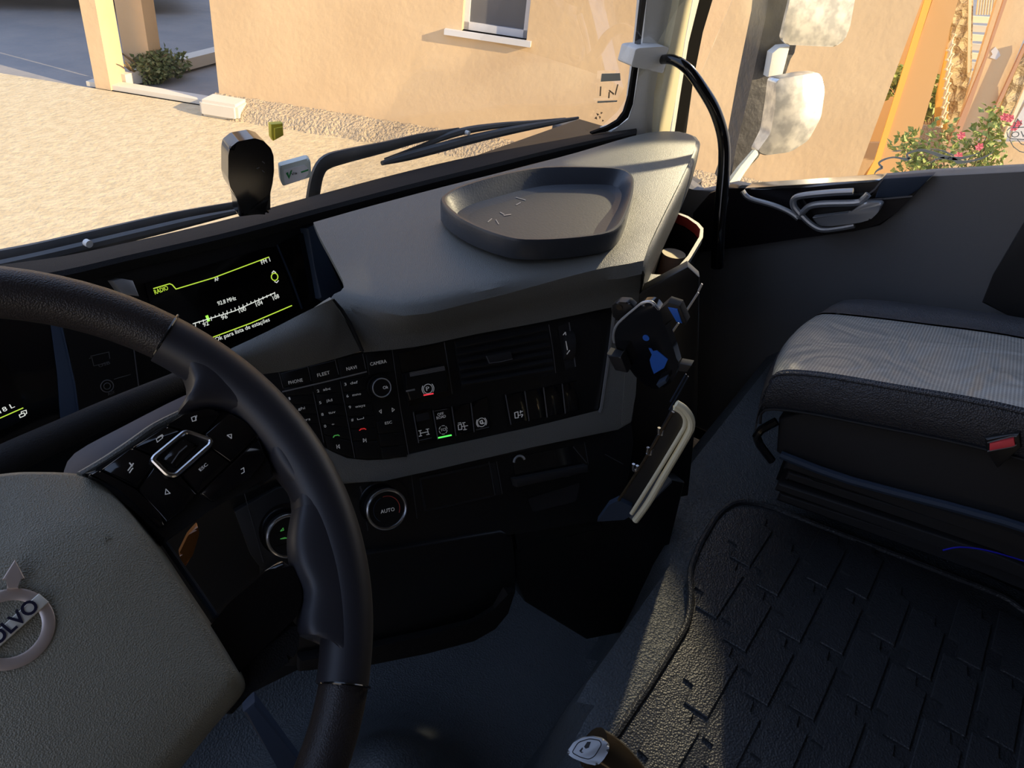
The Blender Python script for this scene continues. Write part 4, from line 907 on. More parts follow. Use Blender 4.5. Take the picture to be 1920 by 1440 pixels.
# ---- serving tray on the dash
tr = thing('tray', 'dark blue grey rounded triangular tray lying on the grey dashboard top', 'tray', on(1020, 400, zpl(-.455)))
TZ = -.425
o_px = [(826, 376), (838, 360), (870, 345), (940, 325), (1020, 312), (1110, 312), (1165, 316), (1186, 328), (1190, 346), (1186, 375), (1176, 405), (1160, 428), (1130, 440), (1060, 448), (985, 450), (940, 442), (890, 424), (850, 402)]
o_px = smoothpts(o_px, 3)
top = [on(x, y, zpl(TZ)) for x, y in o_px]; cen = sum(top, Vector()) / len(top)
def insetr(k, dz):                                              # metric inset
    return [p + (cen - p).normalized() * k + V3(0, 0, dz) for p in top]
rings = [insetr(.012, -.034), insetr(.002, -.030), insetr(0, -.004), insetr(.002, 0), insetr(.006, 0), insetr(.010, -.003), insetr(.026, -.024), insetr(.045, -.028)]
bm = bmesh.new(); rv = [[bm.verts.new(p) for p in r] for r in rings]; n_ = len(top)
for a, b in zip(rv[:-1], rv[1:]):
    for k in range(n_): bm.faces.new((a[k], a[(k + 1) % n_], b[(k + 1) % n_], b[k]))
bm.faces.new(rv[-1]); bm.faces.new(rv[0][::-1]); obj('tray_body', bm, 'tray', tr)
bm = bmesh.new(); lin = [cen + V3(0, 0, -.0275) + Vector(((p - cen).x, (p - cen).y, 0)) * .80 for p in top]; bm_prism(lin, V3(0, 0, -.001), bm=bm); obj('liner', bm, 'traymat', tr)
zt_ = zpl(TZ - .0268)
lines('scratch', [[(960, 368), (985, 375)], [(968, 384), (976, 380)], [(938, 398), (945, 402)], [(945, 404), (958, 402)], [(915, 416), (922, 410)], [(930, 412), (935, 420)]], zt_, 1.5, 'silver', tr, .0003)

# ================================================================== STEERING WHEEL
T_, Y_ = math.radians(40), math.radians(-10)
WNn = V3(math.sin(T_) * math.sin(Y_), -math.sin(T_) * math.cos(Y_), math.cos(T_))
WC = V3(.078, .353, -.380); SW = PL(WC, WNn)
uS = V3(0, 1, 0).cross(WNn).normalized(); vS = WNn.cross(uS)
sw0 = thing('steering_wheel', 'dark leather steering wheel with grey hub pad and buttons', 'steering wheel', CAM + WC)
RR = .2085; rt0 = .0165
pts = [CAM + WC + uS * math.cos(a) * RR + vS * math.sin(a) * RR for a in [2 * PI * k / 96 for k in range(96)]]
tube('rim', pts, rt0, 'leather', sw0, seg=20, closed=True, flat=.95, flatdir=WNn)
def rim_ang(px, py):
    p = on(px, py, SW) - CAM - WC; return math.atan2(p.dot(vS), p.dot(uS))
# thicker smooth leather grip between the two seams
aA, aB = rim_ang(305, 640), rim_ang(640, 1285)
aL = [aA + (aB - aA) * k / 40 for k in range(41)]
gpts = [CAM + WC + uS * math.cos(a) * (RR - .0012) + vS * math.sin(a) * (RR - .0012) for a in aL]
def gr(k):
    return rt0 + .0008 + .0016 * math.sin(PI * k / 40)
tube('grip', gpts, [gr(k) for k in range(41)], 'leather2', sw0, seg=22, flat=.97, flatdir=WNn)
for a in (aA, aB):
    c = CAM + WC + uS * math.cos(a) * RR + vS * math.sin(a) * RR; rd = (uS * math.cos(a) + vS * math.sin(a)); rr_ = [c + rd * math.cos(q) * (rt0 + .001) + WNn * math.sin(q) * (rt0 + .001) for q in [2 * PI * k / 28 for k in range(28)]]
    tube('seam_ring', rr_, .0009, 'gloss', sw0, seg=6, closed=True)
# leather spokes growing out of the rim
SP = SW.off(.006)
def loft(name, A, B, m):
    a = [on(x, y, SW) for x, y in A]; b = [on(x, y, SW) for x, y in B]; rows = []
    for f, h in ((-.15, -.010), (-.12, .006), (0, .0145), (.35, .0150), (.75, .0125), (.93, .008), (1.0, 0.0), (.95, -.010), (.6, -.013), (-.15, -.013)):
        rows.append([p + (q - p) * f + WNn * h for p, q in zip(a, b)])
    return grid(name, rows, m, sw0, sub=3)
loft('upper_spoke', [(322, 640), (350, 655), (378, 672), (410, 690), (440, 712), (470, 740), (500, 772), (535, 815), (563, 858), (588, 905), (606, 950)],
     [(318, 668), (345, 700), (354, 735), (337, 771), (392, 767), (445, 780), (488, 815), (504, 862), (530, 902), (548, 925), (552, 955)], 'leather2')
loft('lower_spoke', [(606, 950), (622, 1005), (633, 1060), (640, 1120), (643, 1170), (642, 1205), (640, 1235), (634, 1268)],
     [(552, 955), (543, 1010), (548, 1060), (568, 1110), (562, 1160), (566, 1190), (606, 1198), (634, 1232)], 'leather2')
prism('spoke_trim', [(385, 1185), (430, 1130), (500, 1070), (533, 1046), (553, 1066), (566, 1105), (566, 1130), (555, 1158), (480, 1230), (440, 1270), (410, 1290)], SP.off(-.004), .02, 'gloss', sw0, .006, 4, rnd=8)
prism('spoke_back', [(420, 1270), (480, 1228), (554, 1160), (562, 1180), (560, 1215), (548, 1238), (510, 1262), (470, 1300), (440, 1340), (400, 1330)], SP.off(-.010), .02, 'dashdark', sw0, .006, 3, rnd=6)
# button panel
BPn = SW.off(.004)
prism('button_panel', [(160, 886), (184, 882), (245, 838), (312, 797), (345, 775), (385, 764), (427, 772), (467, 793), (488, 815), (498, 845), (500, 870), (515, 890), (495, 905), (430, 930), (380, 965), (330, 1000), (308, 1018), (260, 965), (220, 925), (190, 905)], BPn, .02, 'black', sw0, .002)
BT = SW.off(.008)
def btn(name, px, m='gloss'): return prism(name, px, BT, .006, m, sw0, .0012, rnd=3)
b1 = btn('button', [(313, 797), (345, 777), (385, 767), (405, 769), (415, 777), (383, 812), (378, 812), (345, 806)])
b2 = btn('button', [(249, 838), (312, 800), (343, 808), (289, 854)])
b3 = btn('button', [(190, 880), (247, 840), (286, 857), (290, 868), (258, 916), (225, 898)])
b4 = btn('button', [(165, 890), (186, 882), (222, 900), (255, 918), (300, 962), (310, 985), (300, 990), (255, 945), (220, 915)])
b5 = btn('button', [(384, 813), (432, 774), (462, 793), (484, 816), (433, 867), (398, 840)])
b6 = btn('button', [(340, 889), (397, 842), (432, 868), (372, 925)])
b7 = btn('button', [(260, 918), (288, 875), (320, 895), (336, 891), (370, 926), (345, 955), (312, 980)])
b8 = btn('button', [(374, 926), (434, 870), (485, 820), (498, 860), (470, 895), (400, 940)])
BI = BT.off(.0006)
def bl(segs, par, w_=1.3): lines('button_symbol', segs, BI, w_, 'white', par, .0004)
bl([[(359, 783), (366, 780), (368, 788), (361, 790), (359, 783)], [(369, 779), (366, 789)]], b1)
bl([[(293, 823), (303, 817), (305, 821), (295, 829), (293, 823)], [(296, 820), (304, 815), (306, 818)]], b2, 1.5)
bl([[(240, 882), (250, 869)], [(243, 868), (248, 874)], [(243, 886), (247, 880), (249, 878)]], b3, 2.2)
bl([[(426, 816), (434, 814), (434, 822), (426, 816)]], b5); bl([[(311, 917), (319, 925), (310, 927), (311, 917)]], b7)
text('button_text', 'ESC', (376, 884), (390, 872), BI, 'white', b6, 6); bl([[(452, 880), (457, 877), (458, 885), (453, 888)]], b8)
# scroll wheel with chrome frame
fr_px = [(357, 811), (395, 825), (394, 834), (328, 892), (314, 890), (286, 862), (290, 856), (346, 810)]
tube('scroll_frame', [on(x, y, BT.off(.002)) for x, y in rc(fr_px, 8)], .0016, 'chrome', sw0, seg=8, closed=True)
prism('scroll_well', rc(fr_px, 8), BT.off(.0005), .004, 'black', sw0)
prism('scroll_roller', [(343, 822), (375, 833), (330, 878), (300, 860)], BT.off(.003), .006, 'gloss', sw0, .002, rnd=4)
lines('roller_mark', [[(350, 836), (336, 848), (322, 868)]], BT.off(.0034), 2.2, 'line', sw0, .0006)
# hub pad
def hp(px, py, k): return on(px, py, SW.off(k))
outl = [(-420, 1180), (-300, 1000), (-150, 910), (0, 889), (60, 885), (140, 888), (188, 903), (230, 938), (290, 1010), (350, 1100), (400, 1175), (440, 1240), (459, 1277), (452, 1305), (400, 1365), (310, 1475), (200, 1600), (20, 1690), (-250, 1560), (-400, 1380)]
crs = [(-380, 1220), (-270, 1110), (-120, 1065), (0, 1030), (60, 1000), (130, 980), (200, 974), (262, 993), (300, 1044), (352, 1118), (392, 1180), (426, 1237), (440, 1262), (432, 1292), (380, 1350), (290, 1450), (180, 1565), (15, 1650), (-230, 1530), (-370, 1370)]
def padring(px, k, blend=0, c0=(40, 1290)):
    return [hp(x + (c0[0] - x) * blend, y + (c0[1] - y) * blend, k) for x, y in px]
rg = [padring(outl, -.022, .03), padring(outl, -.004), padring(outl, .004, .012), padring(crs, .020), padring(crs, .0225, .06), padring(crs, .025, .35), padring(crs, .0265, .7)]
rg = [[Vector(p) for p in smoothpts([tuple(q) for q in r], 4)] for r in rg]
bm = bmesh.new(); rv = [[bm.verts.new(p) for p in r] for r in rg]; n_ = len(rg[0])
for a, b in zip(rv[:-1], rv[1:]):
    for k in range(n_): bm.faces.new((a[k], a[(k + 1) % n_], b[(k + 1) % n_], b[k]))
cv = bm.verts.new(hp(40, 1290, .027))
for k in range(n_): bm.faces.new((rv[-1][k], rv[-1][(k + 1) % n_], cv))
bm.faces.new(rv[0][::-1]); obj('hub_pad', bm, 'pad', sw0, sharp=60)
# emblem
EPn = SW.off(.0275); ec = on(18, 1179, EPn); ue, ve = frame2((17, 1177), (66, 1133), EPn); Re = (on(104, 1167, EPn) - ec).length
tr_ = Re * .15
em = ring('emblem_ring', ec, ue, ve, Re - tr_, tr_, 'emblem', sw0, seg=64, flat=.25)
def eloc(x, y): return ec + ue * x * Re + ve * y * Re + WNn * .0026
bm = bmesh.new(); bm_prism([eloc(-.99, -.17), eloc(.99, -.17), eloc(.99, .17), eloc(-.99, .17)], -WNn * .003, .0005, bm=bm); obj('emblem_band', bm, 'emband', em)
bm = bmesh.new(); s2 = .7071; ar = [(.62, .76), (.76, .62), (.92, .78), (.99, .70), (1.12, 1.12), (.70, .99), (.78, .92)]
ar = [(.60, .78), (.78, .60), (.96, .78), (1.04, .68), (1.22, 1.22), (.68, 1.04), (.78, .96)]
bm_prism([eloc(x, y) for x, y in ar], -WNn * .003, .0006, bm=bm); obj('emblem_arrow', bm, 'emblem', em)
EQ = PL(eloc(0, 0) - CAM, WNn)
cu = [(-.80, -.11), (.80, -.11)]
def topx(P):                                                    # world point -> pixel
    d = P - CAM; c = Vector((d.dot(Vector((RT.x, FW.x, UP.x))), d.dot(Vector((RT.y, FW.y, UP.y))), d.dot(Vector((RT.z, FW.z, UP.z))))); return 960 + FPX * c.x / c.z, 720 + FPX * c.y / c.z
text('emblem_letters', 'VOLVO', topx(eloc(-.78, -.11)), topx(eloc(.78, -.11)), EQ, 'navy', em, 27, .0004, .025)
AQ = SW.off(.0222)
text('airbag_mark', 'A', (196, 1020), (210, 1009), AQ, 'pad', sw0, 12, .0008)
# column, stalk and shroud behind the wheel
col_ = thing('steering_column', 'dark steering column shroud behind the steering wheel', 'steering column', CAM + V3(.1, .5, -.6))
grid('shroud_top', [[gp(118, 890, .50), gp(140, 850, .53), gp(230, 800, .57), gp(345, 742, .64), gp(380, 735, .66)], [gp(150, 900, .50), gp(200, 862, .53), gp(280, 815, .57), gp(360, 765, .63), gp(390, 750, .65)], [gp(190, 930, .51), gp(230, 900, .54), gp(300, 860, .58), gp(370, 800, .63), gp(400, 780, .65)]], 'shroud', col_, .008)
tube('shroud_edge', [gp(150, 892, .470), gp(200, 862, .485), gp(250, 828, .50), gp(290, 800, .515), gp(340, 775, .53)], .0028, 'dash', col_, sm=3, seg=8)
bm = bmesh.new()
c0, c1 = CAM + WC - WNn * .10, CAM + WC - WNn * .45
tube('column_tube', [CAM + WC - WNn * .03, c0, c1], [.05, .065, .06], 'black', col_, seg=20)
CQ = facing(510, 1390, .72, lean=30)
prism('column_strip', [(455, 1335), (478, 1315), (570, 1440), (600, 1490), (560, 1520), (520, 1440)], CQ, .02, 'shroud', col_, .003)
prism('stalk', [(335, 1040), (352, 1005), (370, 985), (374, 1000), (362, 1040), (348, 1065)], facing(355, 1020, .60, lean=30), .012, 'amber', col_, .003, rnd=4)
tube('paddle_edge', [on(x, y, SW.off(-.012)) for x, y in ((296, 1000), (345, 1070), (400, 1150), (436, 1206))], .0022, 'shroud', sw0, sm=3, seg=8)
prism('stalk_end', [(470, 898), (500, 872), (518, 870), (516, 885), (480, 905)], facing(495, 888, .62, lean=30), .012, 'gloss', col_, .003)
lines('stalk_mark', [[(497, 874), (508, 868)], [(499, 877), (511, 871)], [(501, 880), (513, 874)]], facing(495, 888, .617, lean=30), 1.2, 'white', col_)

# ================================================================== THINGS AT THE WINDSCREEN
# sensor head
dcm = thing('dash_camera', 'black rounded sensor head standing on the dashboard lip at the windscreen', 'camera', on(480, 400, zpl(-.455)))
dpl = facing(478, 330, .985, turn=14, lean=0)
prism('body', [(428, 292), (431, 277), (446, 265), (478, 259), (494, 264), (508, 278), (513, 292), (514, 320), (511, 345), (507, 362), (507, 396), (500, 402), (450, 409), (446, 375), (432, 352), (428, 335)], dpl, .035, 'gloss', dcm, .006, 4, rnd=3)
prism('side_shell', [(429, 296), (432, 280), (445, 268), (450, 283), (448, 300), (447, 345), (456, 372), (459, 402), (450, 407), (445, 375), (432, 350)], dpl.off(-.004), .03, 'wiper', dcm, .006, 3, rnd=2)
lines('sensor_mark', [[(492, 303), (496, 306)], [(482, 316), (486, 314)], [(492, 320), (496, 323)]], dpl.off(.0005), 1.2, 'line', dcm)
# toll tag
tgp = facing(552, 322, 1.02, turn=8)
tt = thing('toll_tag', 'pale grey tag with a green V mark stuck on the windscreen', 'tag', on(552, 322, tgp))
prism('tag_body', [(524, 312), (530, 310), (577, 297), (582, 300), (584, 333), (531, 350), (526, 340)], tgp, .014, 'tag', tt, .003, 3, rnd=3)
prism('tag_label', [(532, 319), (571, 309), (579, 317), (579, 326), (570, 336), (534, 346)], tgp.off(.0008), .001, 'tagw', tt, rnd=3)
TG = tgp.off(.0014)
prism('tag_logo', [(536, 325), (540, 323), (542, 330), (545, 320), (548, 319), (542, 336)], TG, .0006, 'tagg', tt)
prism('tag_logo', [(564, 322), (578, 317.5), (578, 320), (565, 324.5)], TG, .0006, 'tagg', tt)
text('tag_text', 'Via', (547, 329), (557, 326), TG, 'navy', tt, 5)
yp = facing(519, 248, 1.06, turn=20)
yt = thing('yellow_clip', 'small yellow plastic clip on the windscreen above the pale tag', 'clip', on(519, 248, yp))
prism('clip_body', [(508, 233), (531, 231), (532, 254), (513, 265), (509, 258)], yp, .010, 'yellow', yt, .002)
prism('clip_face', [(515, 241), (531, 238), (532, 254), (516, 263)], yp.off(.003), .004, 'yellow', yt, .001)
# inspection sticker high on the right of the windscreen
def onw_poly(name, px, m, par, k=-.006):
    P = [onws(x, y, k) for x, y in px]; bm = bmesh.new(); bm_prism(P, V3(0, -.0008, 0), bm=bm); return obj(name, bm, m, par, smooth=False)
skr = thing('windscreen_sticker', 'faded inspection sticker at the right edge of the windscreen', 'sticker', onws(1140, 165, -.006))
onw_poly('sticker_band', [(1128, 138), (1162, 137), (1163, 151), (1126, 153)], 'decal', skr); onw_poly('sticker_band', [(1120, 189.5), (1157, 188), (1156, 191), (1120, 193)], 'decal', skr)
for px in ([(1125, 162), (1127, 162), (1126, 180), (1124, 180)], [(1142, 168), (1151, 175), (1150, 178), (1141, 170)], [(1157, 158), (1159, 158), (1154, 178), (1152, 178)], [(1141, 172), (1143, 172), (1142, 184), (1140, 184)]): onw_poly('sticker_mark', px, 'decalb', skr)
mk = thing('windscreen_mark', 'faint glass maker marks low on the right of the windscreen', 'marking', onws(1123, 218, -.006))
for px in ([(1114, 222), (1118, 218), (1119, 224)], [(1118, 212), (1123, 214), (1120, 217)], [(1126, 210), (1130, 211), (1126, 214)], [(1123, 217), (1126, 219), (1124, 223)], [(1129, 224), (1132, 226), (1129, 228)]): onw_poly('mark', px, 'decalb', mk)
# wipers outside
wr = thing('wiper', 'black wiper arm and blade across the right half of the windscreen', 'wiper', onws(590, 372, .05))
def wpath(px, k): return [onws(x, y, k) for x, y in px]
tube('arm', wpath([(584, 395), (588, 360), (596, 325), (612, 304), (650, 292), (720, 276), (790, 258), (860, 245)], .05), [.014, .014, .0135, .013, .012, .010, .008, .006], 'wiper', wr, sm=4, seg=10, flat=.6, flatdir=V3(0, 1, 0))
tube('blade', wpath([(716, 306), (760, 294), (820, 278), (880, 262), (960, 244), (1030, 231), (1084, 221)], .035), [.004, .008, .009, .009, .008, .006, .003], 'wiper', wr, sm=4, seg=8)
tube('blade_frame', wpath([(722, 299), (790, 274), (860, 248), (930, 236), (1000, 229), (1060, 223)], .045), [.003, .004, .007, .006, .004, .003], 'wiper', wr, sm=4, seg=8)
disc('pivot_cap', onws(880, 250, .03), V3(1, 0, 0), V3(0, 0, 1), V3(0, -1, 0), .004, .008, 'pillar', wr, seg=12)
wl = thing('wiper', 'black wiper lying along the lower left edge of the windscreen', 'wiper', onws(220, 450, .05))
tube('arm', wpath([(-60, 500), (60, 476), (200, 441), (330, 408), (440, 385)], .06), [.015, .014, .012, .009, .006], 'wiper', wl, sm=4, seg=10, flat=.6, flatdir=V3(0, 1, 0))
tube('blade', wpath([(-60, 512), (80, 482), (240, 444), (360, 415), (450, 395)], .04), [.008, .008, .008, .007, .004], 'wiper', wl, sm=4, seg=8)
disc('pivot_cap', onws(168, 458, .03), V3(1, 0, 0), V3(0, 0, 1), V3(0, -1, 0), .005, .008, 'pillar', wl, seg=12)

# ================================================================== PHONE HOLDER
hpn = facing(1215, 640, .99, turn=-12, lean=-10)
ph = thing('phone_holder', 'empty black phone cradle with blue pads clipped to the dashboard edge', 'phone holder', on(1215, 660, hpn.off(-.02)))
prism('backplate', [(1152, 625), (1158, 610), (1190, 580), (1205, 568), (1225, 568), (1236, 580), (1246, 610), (1262, 650), (1272, 685), (1262, 715), (1240, 730), (1215, 728), (1190, 705), (1165, 670), (1154, 650)], hpn, .014, 'gloss', ph, .005, 3, rnd=6)
tube('plate_edge', [on(x, y, hpn.off(-.002)) for x, y in ((1152, 642), (1151, 625), (1160, 606), (1190, 580), (1206, 568), (1222, 567), (1235, 580))], .0022, 'silver', ph, sm=4, seg=8)
prism('clip_bracket', [(1145, 575), (1158, 566), (1178, 567), (1190, 578), (1160, 605), (1150, 598)], hpn.off(-.012), .012, 'black', ph, .003, rnd=4)
disc('screw', on(1161, 577, hpn.off(-.0105)), *frame2((1150, 577), (1170, 572), hpn), hpn.n, .0042, .002, 'knob', ph, seg=16)
prism('side_jaw', [(1237, 580), (1252, 567), (1274, 574), (1287, 606), (1284, 611), (1276, 606), (1262, 592), (1248, 612), (1242, 605)], hpn.off(.018), .014, 'black', ph, .002)
prism('blue_pad', [(1252, 577), (1270, 580), (1279, 607), (1268, 604)], hpn.off(.0195), .004, 'blue', ph, .001)
prism('side_jaw', [(1137, 664), (1160, 672), (1164, 668), (1176, 700), (1153, 695)], hpn.off(.018), .016, 'soft', ph, .002)
prism('bottom_rest', [(1230, 722), (1248, 712), (1250, 718), (1236, 728)], hpn.off(.012), .012, 'shroud', ph, .001)
prism('bottom_rest', [(1274, 682), (1296, 686), (1288, 698), (1272, 696)], hpn.off(.004), .012, 'soft', ph, .001)
disc('suction_dot', on(1211, 634, hpn.off(.001)), *frame2((1200, 634), (1220, 632), hpn), hpn.n, .0045, .001, 'blue', ph, seg=20)
prism('blue_pad', [(1216, 653), (1221, 654), (1225, 659), (1232, 658), (1240, 664), (1252, 674), (1245, 690), (1226, 701), (1221, 688), (1218, 675), (1222, 665)], hpn.off(.001), .001, 'blue', ph)

# ================================================================== PASSENGER SEAT
seat = thing('passenger_seat', 'passenger seat with grey perforated leather cushion and black sides', 'seat', CAM + V3(1.33, -.1, -.93))
XS0, XS1 = 1.085, 1.585
def sx0(px, py): return on(px, py, xpl(XS0))
def sx1(px, py): return on(px, py, xpl(XS1))
def sxx(px, py, x): return on(px, py, xpl(x))
# rows from front to back; each row runs left -> right: seam, inner seam, middle, far seam, right edge
ys_ = [.175, .10, 0, -.12, -.26, -.45, -.62]
def cush(y, u):                                                 # u: 0 left .. 1 right -> height of the top
    base = -.572 + ((.05 - y) * .24 if y > -.15 else .048 + (-.15 - y) * .12)
    f = max(0, (y - .02) / .155); base -= .006 * f ** 2.2 + .083 * u
    side = .006 * math.sin(PI * u) + (.010 if u > .8 else 0) * (1 - abs(u - .92) / .12 if u > .8 else 0)
    return base + side
rows = []
for y in ys_ + []:
    yf = lambda u: y - (.02 * (2 * u - 1) ** 2 if y > .1 else 0)
    rows.append([CAM + V3(XS0 + (XS1 - XS0) * u, yf(u), cush(y, u)) for u in (0, .08, .2, .35, .5, .62, .72)])
fr0 = [CAM + V3(XS0 + (XS1 - XS0) * u, .193 - .03 * (2 * u - 1) ** 2, -.632 - .075 * u) for u in (0, .08, .2, .35, .5, .62, .72)]
grid('cushion_centre', [fr0] + rows, 'perf', seat, thick=.0, sub=4)
rows = []
for y in ys_:
    yf = lambda u: y - (.02 * (2 * u - 1) ** 2 if y > .1 else 0)
    rows.append([CAM + V3(XS0 + (XS1 - XS0) * u, yf(u), cush(y, u) + .003) for u in (.72, .8, .88, .95, 1.0)] + [CAM + V3(XS1 + .015, yf(1), cush(y, 1) - .05), CAM + V3(XS1 + .01, yf(1), cush(y, 1) - .16)])
f1 = [CAM + V3(XS0 + (XS1 - XS0) * u, .193 - .03 * (2 * u - 1) ** 2, -.632 - .075 * u) for u in (.72, .8, .88, .95, 1.0)] + [CAM + V3(XS1 + .015, .14, -.74), CAM + V3(XS1 + .01, .14, -.80)]
grid('cushion_bolster', [f1] + rows, 'seatblk', seat, thick=.0, sub=4)
# left skirt of the cushion
def lf(y, dz, dx=0): return CAM + V3(XS0 + dx, y - (.02 if y > .1 else 0), cush(y, 0) + dz)
cols_ = [[lf(y, .0, .0) for y in ys_], [lf(y, -.012, -.010) for y in ys_], [lf(y, -.045, -.014) for y in ys_], [lf(y, -.075, -.006) for y in ys_]]
fr = [CAM + V3(XS0 + d, .163, z) for d, z in ((0, -.632), (-.010, -.640), (-.014, -.68), (-.006, -.71))]
grid('cushion_side', [[f] + r for f, r in zip(fr, cols_)], 'seatblk', seat, sub=4)
tube('piping', [CAM + V3(XS0 - .004, .163, -.634)] + [lf(y, -.004, -.006) for y in ys_], .0028, 'seatblk', seat, sm=3, seg=8)
tube('piping', [CAM + V3(XS0 - .012, .155, -.705)] + [lf(y, -.070, -.012) for y in ys_], .0022, 'blackcloth', seat, sm=3, seg=8)
# front skirt
grid('cushion_front', [[CAM + V3(XS0 + (XS1 - XS0) * u, y0 - .03 * (2 * u - 1) ** 2, z - .075 * u) for u in (0, .15, .35, .5, .7, .85, 1)] for y0, z in ((.193, -.632), (.199, -.665), (.192, -.73))], 'seatblk', seat, thick=.003)
# base shell, suspension bellows
def sideprism(name, pts, x0, x1, m, bev=.006):
    P = [CAM + V3(x0, y, z) for y, z in pts]; return obj(name, bm_prism(P, V3(x1 - x0, 0, 0), bev, 3), m, seat)
sideprism('base_shell', [(.135, -.70), (.10, -.665), (-.15, -.60), (-.62, -.54), (-.62, -.72), (-.22, -.735), (.05, -.785), (.12, -.76)], XS0 + .012, XS1 - .01, 'blackcloth')
for i in range(4):
    z0 = -.765 - i * .024; o_ = .008 * (i % 2)
    sideprism('bellows_fold', [(.10 - o_, z0), (-.22, z0 + .045), (-.60, z0 + .06), (-.60, z0 + .042), (-.22, z0 + .025), (.10 - o_, z0 - .020)], XS0 + .010 + o_, XS1 - .02 - o_, 'soft', .005)
sideprism('seat_base', [(.12, -.88), (.10, -.865), (-.6, -.80), (-.62, -.93), (.12, -.93)], XS0 + .17, XS1 - .05, 'black')
tube('side_rail', [CAM + V3(XS0 + .004, .11, -.755), CAM + V3(XS0 - .002, -.0, -.742), CAM + V3(XS0 - .002, -.2, -.70), CAM + V3(XS0, -.4, -.68)], .007, 'shroud', seat, sm=3, seg=8)
tube('front_lever', [CAM + V3(XS0 + .005, .135, -.70), CAM + V3(XS0 - .005, .155, -.735), CAM + V3(XS0 + .005, .12, -.775)], .007, 'gloss', seat, sm=3, seg=8)
# backrest, out of view to the right
bk_ = [( -.42, -.52), (-.56, -.60), (-.86, .10), (-.80, .22), (-.70, .20), (-.55, -.20)]
P = [CAM + V3(XS0 + .02, y, z) for y, z in bk_]; obj('backrest', bm_prism(P, V3(.46, 0, 0), .03, 3), 'seatblk', seat)
bkp = xpl(XS0 - .02)
buc = thing('belt_buckle', 'black seat belt buckle with a red button on the side of the passenger seat', 'buckle', on(1880, 835, bkp))
prism('buckle_body', [(1846, 822), (1900, 815), (1912, 812), (1915, 840), (1870, 880), (1850, 850)], bkp, .012, 'black', buc, .003)
prism('release_button', [(1855, 832), (1901, 822), (1904, 837), (1855, 846)], bkp.off(.004), .006, 'redbtn', buc, .0015)
lines('buckle_edge', [[(1852, 830), (1898, 818), (1906, 818)], [(1852, 846), (1900, 837), (1906, 834)]], bkp.off(.003), 1.4, 'line', buc, .002)
# belt / dark strap behind the seat on the door side
bl_ = on(1860, 550, xpl(1.70)); 
t = prism('seat_belt', [(1841, 568), (1860, 520), (1925, 410), (2010, 400), (2010, 660), (1925, 610)], xpl(1.69), .02, 'soft', None, .004)
tag(t, 'black seat belt housing between the passenger seat and the door, right edge', 'seat belt')

# ================================================================== FLOOR MAT, GEAR LEVER
ZM = zpl(Z_T + .012)
mt = thing('floor_mat', 'black rubber floor mat with a raised rim and blocky groove pattern', 'mat', on(1600, 1250, zpl(Z_T)))
mout = [(1372, 944), (1400, 940), (1440, 948), (1560, 995), (1700, 1048), (1840, 1102), (1885, 1120), (1960, 1175), (2100, 1260), (2100, 1640), (1000, 1640), (1080, 1470), (1150, 1385), (1215, 1290), (1262, 1215), (1290, 1170), (1297, 1120), (1292, 1075), (1310, 1025), (1345, 965)]
prism('mat_base', rc(mout, 18), ZM, .008, 'mat_', mt, .002)
bm = bmesh.new(); tube('', [on(x, y, zpl(Z_T + .014)) for x, y in rc(mout, 22)], .0055, None, seg=8, closed=True, bm=bm, sm=2); obj('mat_rim', bm, 'mat_', mt)
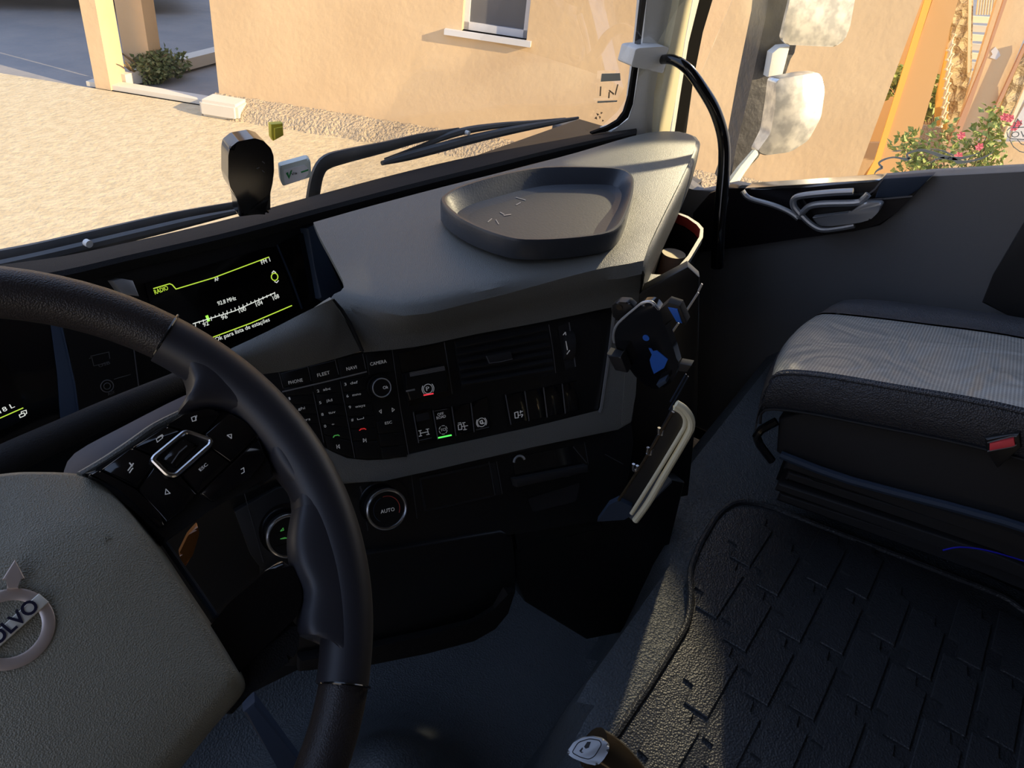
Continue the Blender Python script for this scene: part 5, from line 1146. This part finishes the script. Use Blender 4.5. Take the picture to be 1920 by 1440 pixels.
# groove pattern: blocks raised above the mat, laid out along the seat direction and across
uM, vM = (on(1627, 1440, ZM) - on(1673, 1307, ZM)).normalized(), None
vM = V3(-uM.y, uM.x, 0)
if vM.dot(on(1885, 1238, ZM) - on(1650, 1118, ZM)) < 0: vM = -vM
om = on(1372, 944, ZM)
inside_px = [(x, y) for x, y in mout]
def inside(p, poly):
    c = False; n = len(poly)
    for i in range(n):
        (x1, y1), (x2, y2) = poly[i], poly[i - 1]
        if (y1 > p[1]) != (y2 > p[1]) and p[0] < (x2 - x1) * (p[1] - y1) / (y2 - y1) + x1: c = not c
    return c
M2 = [(on(x, y, ZM).x, on(x, y, ZM).y) for x, y in mout]
bm = bmesh.new(); random.seed(5)
cw, cl2 = .058, .135
for i in range(-14, 30):
    for j in range(-14, 30):
        off = (i % 4) * .046 + (i % 2) * .018
        c = om + uM * (j * cl2 + off) + vM * (i * cw)
        L1, W1 = cl2 - .006, cw - .006
        notch = .034
        shape = [(-L1 / 2, -W1 / 2), (L1 / 2 - notch, -W1 / 2), (L1 / 2 - notch, -W1 / 6), (L1 / 2, -W1 / 6), (L1 / 2, W1 / 2), (-L1 / 2 + notch * .6, W1 / 2), (-L1 / 2 + notch * .6, W1 / 6), (-L1 / 2, W1 / 6)]
        P = [c + uM * a + vM * b for a, b in shape]
        if all(inside((p.x, p.y), M2) for p in P): bm_prism([p + V3(0, 0, .004) for p in P], V3(0, 0, -.005), .0012, 1, bm=bm)
tag(obj('mat_blocks', bm, 'mat_', mt), kind='stuff')
# gear lever
gl_ = thing('gear_lever', 'silver capped gear lever knob at the bottom edge', 'gear lever', gp(1120, 1440, .86))
GP = facing(1108, 1410, .86, turn=0, lean=50)
prism('knob_cap', [(1064, 1408), (1075, 1392), (1092, 1383), (1112, 1381), (1130, 1385), (1142, 1396), (1142, 1408), (1132, 1424), (1120, 1436), (1100, 1432), (1075, 1422), (1064, 1414)], GP, .008, 'silver', gl_, .003, 3, rnd=4)
tube('knob_button_line', [on(x, y, GP.off(.0004)) for x, y in rc([(1072, 1411), (1084, 1392), (1105, 1385), (1124, 1388), (1128, 1396), (1115, 1418), (1104, 1424), (1088, 1420)], 5)], .0005, 'black', gl_, seg=6, closed=True)
prism('knob_symbol', [(1101, 1391), (1108, 1391), (1104, 1402), (1098, 1404), (1095, 1400)], GP.off(.0006), .0006, 'black', gl_); prism('knob_symbol', [(1086, 1408), (1092, 1401), (1093, 1404), (1090, 1409), (1094, 1411), (1090, 1412)], GP.off(.0006), .0006, 'black', gl_)
tube('knob_body', [gp(1112, 1402, .885), gp(1140, 1420, .89), gp(1175, 1450, .89), gp(1220, 1500, .90)], [.024, .024, .021, .016], 'knob', gl_, sm=4, seg=18)
tube('lever_shaft', [gp(1220, 1500, .90), gp(1260, 1580, .93)], [.014, .012], 'gloss', gl_, seg=12)
# blue line at the foot of the seat
tube('blue_cable', [gp(1768, 1032, 1.07), gp(1800, 1026, 1.07), gp(1850, 1032, 1.07), gp(1920, 1052, 1.07), gp(1990, 1075, 1.07)], .0012, mat('blue_cable_jacket', (.02, .02, .5), .4), None, sm=3, seg=6)
tag(bpy.data.objects['blue_cable'], 'thin blue cable on the floor at the foot of the passenger seat', 'cable')
